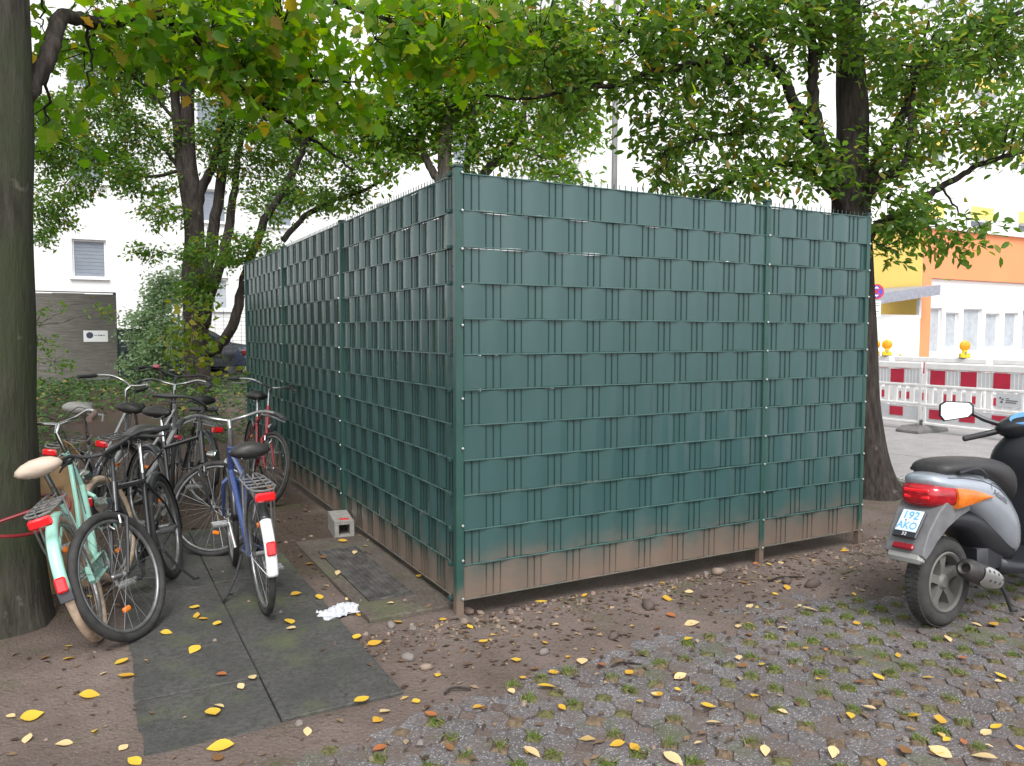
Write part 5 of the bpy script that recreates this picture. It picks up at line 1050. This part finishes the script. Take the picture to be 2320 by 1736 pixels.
for k_ in range(15):
    a = R(20+k_*10); d = Vector((math.cos(a), 0, math.sin(a))); rg.append([fw+d*(.272+dr)+Vector((0, y, 0)) for y, dr in ((-.075, -.03), (-.06, -.004), (0, .008), (.06, -.004), (.075, -.03), (.07, -.034), (0, .002), (-.07, -.034))])
MB().loft(rg).xf(FX).build('front_mudguard', SILV, sc_, smooth='all')
# ================================================================ fallen leaves, litter, stones, grass
LC = {'yellow': (0.76, 0.50, 0.06), 'golden': (0.66, 0.38, 0.05), 'pale': (0.74, 0.56, 0.29), 'orange': (0.46, 0.16, 0.06), 'brown': (0.24, 0.12, 0.05), 'green': (0.42, 0.40, 0.09)}
LM = {}
for nm, c in LC.items():
    LM[nm] = leafmat('fallen_'+nm, [(0, [q*.85 for q in c]), (1, [q*1.12 for q in c])], 0.2, 1.2)
def fallen(seed):
    r_ = random.Random(seed); n = 7; vs = []; cu, tw, wd = r_.uniform(-.35, .5), r_.uniform(-.25, .25), r_.uniform(.34, .46)
    for i in range(n):
        t = i/(n-1); x = t-.5; w_ = wd*math.sin(math.pi*min(1, t*1.02+.02))**.8*(1-.25*t)+.004
        z = cu*x*x*.5
        vs += [(x, -w_, z+.16*w_+tw*x*w_), (x, 0, z), (x, w_, z+.16*w_-tw*x*w_)]
    fs = [(i*3+j, (i+1)*3+j, (i+1)*3+j+1, i*3+j+1) for i in range(n-1) for j in range(2)]
    k = len(vs); vs += [(-.5, -.008, 0), (-.5, .008, 0), (-.78, .012, .04)]; fs.append((k, k+1, k+2)); return vs, fs
FM = {}
for nm in LC:
    FM[nm] = []
    for s_ in range(3):
        v, f_ = fallen(s_*7+len(nm)); me = bpy.data.meshes.new('fallen_leaf'); me.from_pydata(v, [], f_); me.materials.append(LM[nm]); me.polygons.foreach_set('use_smooth', [True]*len(f_)); FM[nm].append(me)
def surf(x, y):
    if -1.71 < x < -.65 and -.81 < y < 2.69: return .0135, 'slab'
    if -.52 < x < 0 and .1 < y < 1.9: return .033, 'frame'
    if y < paver_edge(x)-.05 and x > -1.66: return max(.002, H(x, y)), 'paver'
    if y > 1.5 and x < 0: return H(x, y), 'bike'
    return H(x, y), 'soil'
LBL = {'slab': 'lying on the grey slab path', 'frame': 'lying on the light well grating', 'paver': 'lying on the grass pavers', 'soil': 'lying on the bare brown soil', 'bike': 'lying on the ground among the bicycles'}
def put_leaf(x, y, size, colr, flat=True):
    z, kx = surf(x, y); o = obj('fallen_leaf', FM[colr][rnd.randrange(3)], None, (x, y, z+.007+size*.03), (rnd.uniform(-.25, .25), rnd.uniform(-.25, .25), rnd.uniform(0, 6.28))); o.scale = (size, size*rnd.uniform(.75, 1.1), size)
    tag(o, f'{colr} fallen leaf {LBL[kx]}', 'leaf', f'fallen leaves {LBL[kx]}')
for px, py, s_, c in [(70, 1552, .085, 'yellow'), (195, 1508, .085, 'yellow'), (420, 1412, .075, 'yellow'), (460, 1550, .075, 'yellow'), (475, 1622, .10, 'yellow'), (272, 1470, .08, 'golden'), (262, 1440, .07, 'yellow'), (625, 1350, .075, 'yellow'), (628, 1365, .06, 'pale'), (545, 1472, .06, 'pale'), (520, 1492, .05, 'pale'), (780, 1523, .075, 'yellow'), (810, 1395, .085, 'golden'), (770, 1385, .06, 'yellow'), (905, 1258, .06, 'golden'), (1170, 1303, .085, 'yellow'), (1115, 1432, .06, 'yellow'), (1195, 1457, .06, 'golden'), (1045, 1390, .06, 'yellow'), (1015, 1357, .05, 'yellow'), (1180, 1487, .09, 'yellow'), (1450, 1335, .07, 'orange'), (1440, 1300, .07, 'golden'), (1495, 1352, .085, 'pale'), (1700, 1270, .07, 'golden'), (1750, 1320, .09, 'pale'), (1470, 1465, .07, 'pale'), (1420, 1505, .06, 'golden'), (930, 1548, .06, 'orange'), (1150, 1630, .08, 'pale'), (1455, 1645, .09, 'pale'), (1370, 1620, .06, 'golden'), (2030, 1560, .075, 'golden'), (2125, 1640, .09, 'pale'), (2030, 1630, .085, 'pale'), (2005, 1468, .05, 'yellow'), (1975, 1550, .055, 'golden'), (1540, 1565, .06, 'pale'), (1905, 1655, .06, 'yellow'), (1800, 1630, .07, 'pale'), (360, 1375, .06, 'yellow'), (470, 1355, .06, 'yellow'), (420, 1320, .065, 'yellow'), (425, 1338, .06, 'golden'), (440, 1345, .055, 'golden'), (730, 1250, .07, 'pale'), (670, 1225, .06, 'golden'), (640, 1290, .07, 'golden'), (690, 1298, .06, 'yellow'), (740, 1180, .07, 'golden'), (60, 1600, .06, 'pale'), (290, 1655, .06, 'yellow'), (150, 1430, .06, 'golden'), (1300, 1440, .06, 'orange'), (1645, 1440, .05, 'yellow'), (1620, 1310, .06, 'pale'), (1850, 1350, .05, 'golden'), (1690, 1360, .06, 'pale'), (1940, 1420, .05, 'golden'), (2080, 1425, .05, 'orange')]:
    p = gnd(px, py); put_leaf(p.x, p.y, s_, c)
cnt = 0
while cnt < 115:
    px, py = rnd.uniform(0, 2212), rnd.uniform(1020, 1655)
    p = gnd(px, py)
    if 0 < p.x < 3.45 and p.y > -.03: continue
    if p.y > 5 or p.x > 5.7 or (p.x-B1.x)**2+(p.y-B1.y)**2 < .2: continue
    sd_ = surf(p.x, p.y)[1]
    if sd_ == 'slab' and rnd.random() < .75: continue
    if p.y > 2.5 and rnd.random() < .5: continue
    put_leaf(p.x, p.y, rnd.uniform(.03, .065), rnd.choice(['yellow', 'yellow', 'golden', 'golden', 'pale', 'pale', 'pale', 'orange', 'brown', 'brown'])); cnt += 1
# fine litter: crumbs of leaf, twig ends, bark
Cl, Tl, Nl, Sl = [], [], [], []
for _ in range(6500):
    u = rnd.random()
    if u < .55: x, y = rnd.uniform(-3.4, -.05), rnd.uniform(1.0, 7.5)
    elif u < .8: x, y = rnd.uniform(-.7, 5.2), -0.05-abs(rnd.gauss(0, .45))
    else: x, y = rnd.uniform(-3, 4.5), rnd.uniform(-2.6, 1)
    if 0 < x < 3.45 and y > -.02: continue
    z, kx = surf(x, y)
    if kx in ('slab', 'frame') and rnd.random() < .88: continue
    Cl.append((x, y, z+.005)); a = rnd.uniform(0, 6.28); Tl.append((math.cos(a), math.sin(a), rnd.gauss(0, .12))); Nl.append((rnd.gauss(0, .2), rnd.gauss(0, .2), 1)); Sl.append(abs(rnd.gauss(.022, .014))+.008)
LITT = leafmat('litter', [(0, (0.05, 0.034, 0.026)), (.5, (0.12, 0.075, 0.05)), (.8, (0.2, 0.13, 0.08)), (.95, (0.34, 0.25, 0.16)), (1, (0.5, 0.34, 0.1))], .05, 1)
kind(obj('leaf_litter', leaf_mesh('litter', np.array(Cl), np.array(Tl), np.array(Nl), np.array(Sl), SMALL, LITT)), 'stuff')['label'] = 'small brown leaf crumbs scattered over the soil'
# pebbles and gravel
def stone(seed, n=9):
    r_ = random.Random(seed); vs = [];
    for j, (ph) in enumerate((-60, -20, 25, 65)):
        for k_ in range(n): a = 2*math.pi*k_/n+j*.3; q = r_.uniform(.82, 1.15); vs.append(Vector((math.cos(a)*math.cos(R(ph))*q, math.sin(a)*math.cos(R(ph))*q*.8, math.sin(R(ph))*q*.62)))
    f_ = [(j*n+k_, j*n+(k_+1) % n, (j+1)*n+(k_+1) % n, (j+1)*n+k_) for j in range(3) for k_ in range(n)]+[tuple(range(n-1, -1, -1)), tuple(3*n+k_ for k_ in range(n))]
    return vs, f_
STN = [M('pebble_grey', (0.19, 0.165, 0.15), .85, var=.2, vs=20), M('pebble_brown', (0.24, 0.17, 0.14), .9, var=.2, vs=20), M('pebble_tan', (0.25, 0.19, 0.145), .85, var=.2, vs=20), M('pebble_dark', (0.10, 0.075, 0.065), .95, var=.2, vs=20)]
SMs = []
for s_ in range(4):
    for m in STN:
        v, f_ = stone(s_); me = bpy.data.meshes.new('stone'); me.from_pydata([tuple(q) for q in v], [], f_); me.materials.append(m); me.polygons.foreach_set('use_smooth', [True]*len(f_)); SMs.append(me)
big = [(1548, 1240, .045, 2, 'pale oblong stone lying under the front fence edge'), (1525, 1236, .028, 0, 'small grey stone beside the pale oblong stone'), (1010, 1310, .04, 1, 'rounded brown stone at the foot of the corner post'), (1038, 1312, .025, 2, 'small tan stone next to the corner post'), (1175, 1415, .03, 0, 'grey pebble on the bare soil before the fence'), (1325, 1382, .03, 3, 'dark clod of soil on the bare ground'), (1700, 1260, .04, 3, 'dark soil clod near the fence end post'), (1755, 1268, .05, 3, 'large dark soil clod near the fence end post'), (1400, 1318, .05, 3, 'dark soil clod in front of the fence'), (880, 1425, .032, 0, 'grey pebble beside the slab path'), (920, 1445, .03, 2, 'tan pebble beside the slab path'), (845, 1355, .03, 0, 'pale grey stone in front of the light well'), (1690, 1345, .035, 3, 'dark clod among the first pavers'), (1560, 1228, .03, 0, 'grey stone tucked under the fence')]
for px, py, s_, k_, lb in big:
    p = gnd(px, py); o = tag(obj('stone', SMs[rnd.randrange(4)*4+k_], None, (p.x, p.y, H(p.x, p.y)+s_*.35), (rnd.uniform(-.3, .3), rnd.uniform(-.3, .3), rnd.uniform(0, 6))), lb, 'stone'); o.scale = (s_*1.2, s_, s_)
gb = MB()
for _ in range(900):
    if rnd.random() < .5: x, y = rnd.uniform(-.6, 3.6), -0.02-abs(rnd.gauss(0, .16))
    else: x, y = rnd.uniform(-3, 5.4), rnd.uniform(-2.4, 2.2)
    if 0 < x < 3.45 and y > 0.02: continue
    z, kx = surf(x, y)
    if kx in ('slab', 'frame') and rnd.random() < .85: continue
    s_ = min(.022, abs(rnd.gauss(.005, .005))+.003); T = Matrix.Translation((x, y, z+s_*.3)) @ Matrix.Rotation(rnd.uniform(0, 6.28), 4, 'Z') @ Matrix.Scale(s_, 4)
    v = [(math.cos(2*math.pi*q/6)*rnd.uniform(.7, 1.2), math.sin(2*math.pi*q/6)*rnd.uniform(.7, 1.2), -.3) for q in range(6)]; v += [(a*.7, b*.7, .45) for a, b, _ in v]
    gb.mi = rnd.randrange(4); gb.add([T @ Vector(q) for q in v], [(q, (q+1) % 6, 6+(q+1) % 6, 6+q) for q in range(6)]+[tuple(range(6, 12))])
kind(gb.build('gravel', STN, smooth=True), 'stuff')['label'] = 'scattered gravel on the bare soil'
# grass and moss in the paver holes
gC, gT, gN, gS = [], [], [], []; mo = MB()
for i in range(-13, 34):
    for j in range(-1, 24):
        x = 0.264+PW*i; y = -1.52+PW*(5-j)
        if x < -1.5 or y > paver_edge(x)-.08 or x > 5.2: continue
        u = rnd.random(); lush = .5+.5*nse(x, y, .8, 6)
        if u < .12+.15*(1-lush): continue
        nb = int(rnd.uniform(20, 60)*(.4+1.1*lush))
        mh = rnd.uniform(-.002, .006); ww = rnd.uniform(.8, 1.1); ring = [(x+math.cos(q*.524)*(.056 if q % 3 == 0 else .042)*rnd.uniform(.8, 1.25)*ww, y+math.sin(q*.524)*(.056 if q % 3 == 0 else .042)*rnd.uniform(.8, 1.25)*ww, -.012) for q in range(12)]
        mo.mi = 0 if rnd.random() < .3+.4*lush else 1
        mo.add(ring+[(x+(a-x)*.6+rnd.uniform(-.004, .004), y+(b-y)*.6, mh+rnd.uniform(-.004, .004)) for a, b, c in ring]+[(x, y, mh+rnd.uniform(0, .006))], [(q, (q+1) % 12, 12+(q+1) % 12, 12+q) for q in range(12)]+[(12+q, 12+(q+1) % 12, 24) for q in range(12)])
        if rnd.random() < .42+.4*lush:
            for _ in range(nb):
                gC.append((x+rnd.gauss(0, .016), y+rnd.gauss(0, .016), mh+.010)); gT.append((rnd.gauss(0, .75), rnd.gauss(0, .75), .8)); gN.append((rnd.gauss(0, 1), rnd.gauss(0, 1), .3)); gS.append(rnd.uniform(.012, .038))
BLADE = (np.array([(-.5, -.045, 0), (-.5, .045, 0), (.1, .035, .03), (.1, -.035, .03), (.5, 0, 0)]), [(0, 1, 2), (0, 2, 3), (3, 2, 4)])
GRASSM = leafmat('grass', [(0, (0.09, 0.15, 0.03)), (.6, (0.16, 0.24, 0.05)), (1, (0.28, 0.28, 0.09))], .35, 1.3)
MOSS = M('moss', (0.135, 0.128, 0.06), .95, var=.4, vs=60, pos='World', bump=.6, bs=200, spec=.1); HOLE = M('hole_soil', (0.17, 0.125, 0.085), .95, var=.3, vs=40, pos='World', bump=.6, bs=160, spec=.1)
kind(mo.build('moss_cushions', [MOSS, HOLE], smooth=True), 'stuff')['label'] = 'moss and soil filling the holes between the pavers'
kind(obj('paver_grass', leaf_mesh('paver_grass', np.array(gC), np.array(gT), np.array(gN), np.array(gS)*1.4, BLADE, GRASSM)), 'stuff')['label'] = 'short green grass tufts growing in the paver holes'
# twigs
for px, py, L, an, lb in [(1660, 1258, .30, .15, 'dark fallen twig on the soil near the fence end'), (1320, 1440, .16, .0, 'short dark twig at the edge of the pavers'), (1090, 1325, .14, .5, 'thin pale twig before the corner post'), (960, 1505, .14, .2, 'small twig on the pavers beside the slab path')]:
    p = gnd(px, py); d = Vector((math.cos(an)*.88, math.sin(an)-.35, 0))*L; z = H(p.x, p.y)+.012
    tag(MB().tube(curve([(p.x, p.y, z), (p.x+d.x*.4, p.y+d.y*.4+.02, z+.012), (p.x+d.x, p.y+d.y, z+.004)], 4), .006, 6).build('twig', BARK_D, smooth=True), lb, 'twig')
# weeds along the kerb
Cw, Tw, Nw = [], [], []
for _ in range(900): x = rnd.gauss(5.6, .10); y = rnd.uniform(-2, 4); Cw.append((x, y, H(min(x, 5.7), y)+rnd.uniform(.01, .09))); Tw.append((rnd.gauss(0, 1), rnd.gauss(0, 1), .5)); Nw.append((rnd.gauss(0, .5), rnd.gauss(0, .5), 1))
kind(obj('kerb_weeds', leaf_mesh('weeds', np.array(Cw), np.array(Tw), np.array(Nw), nr.uniform(.025, .06, len(Cw)), SMALL, LEAF_IVY)), 'stuff')['label'] = 'low green weeds along the kerb'
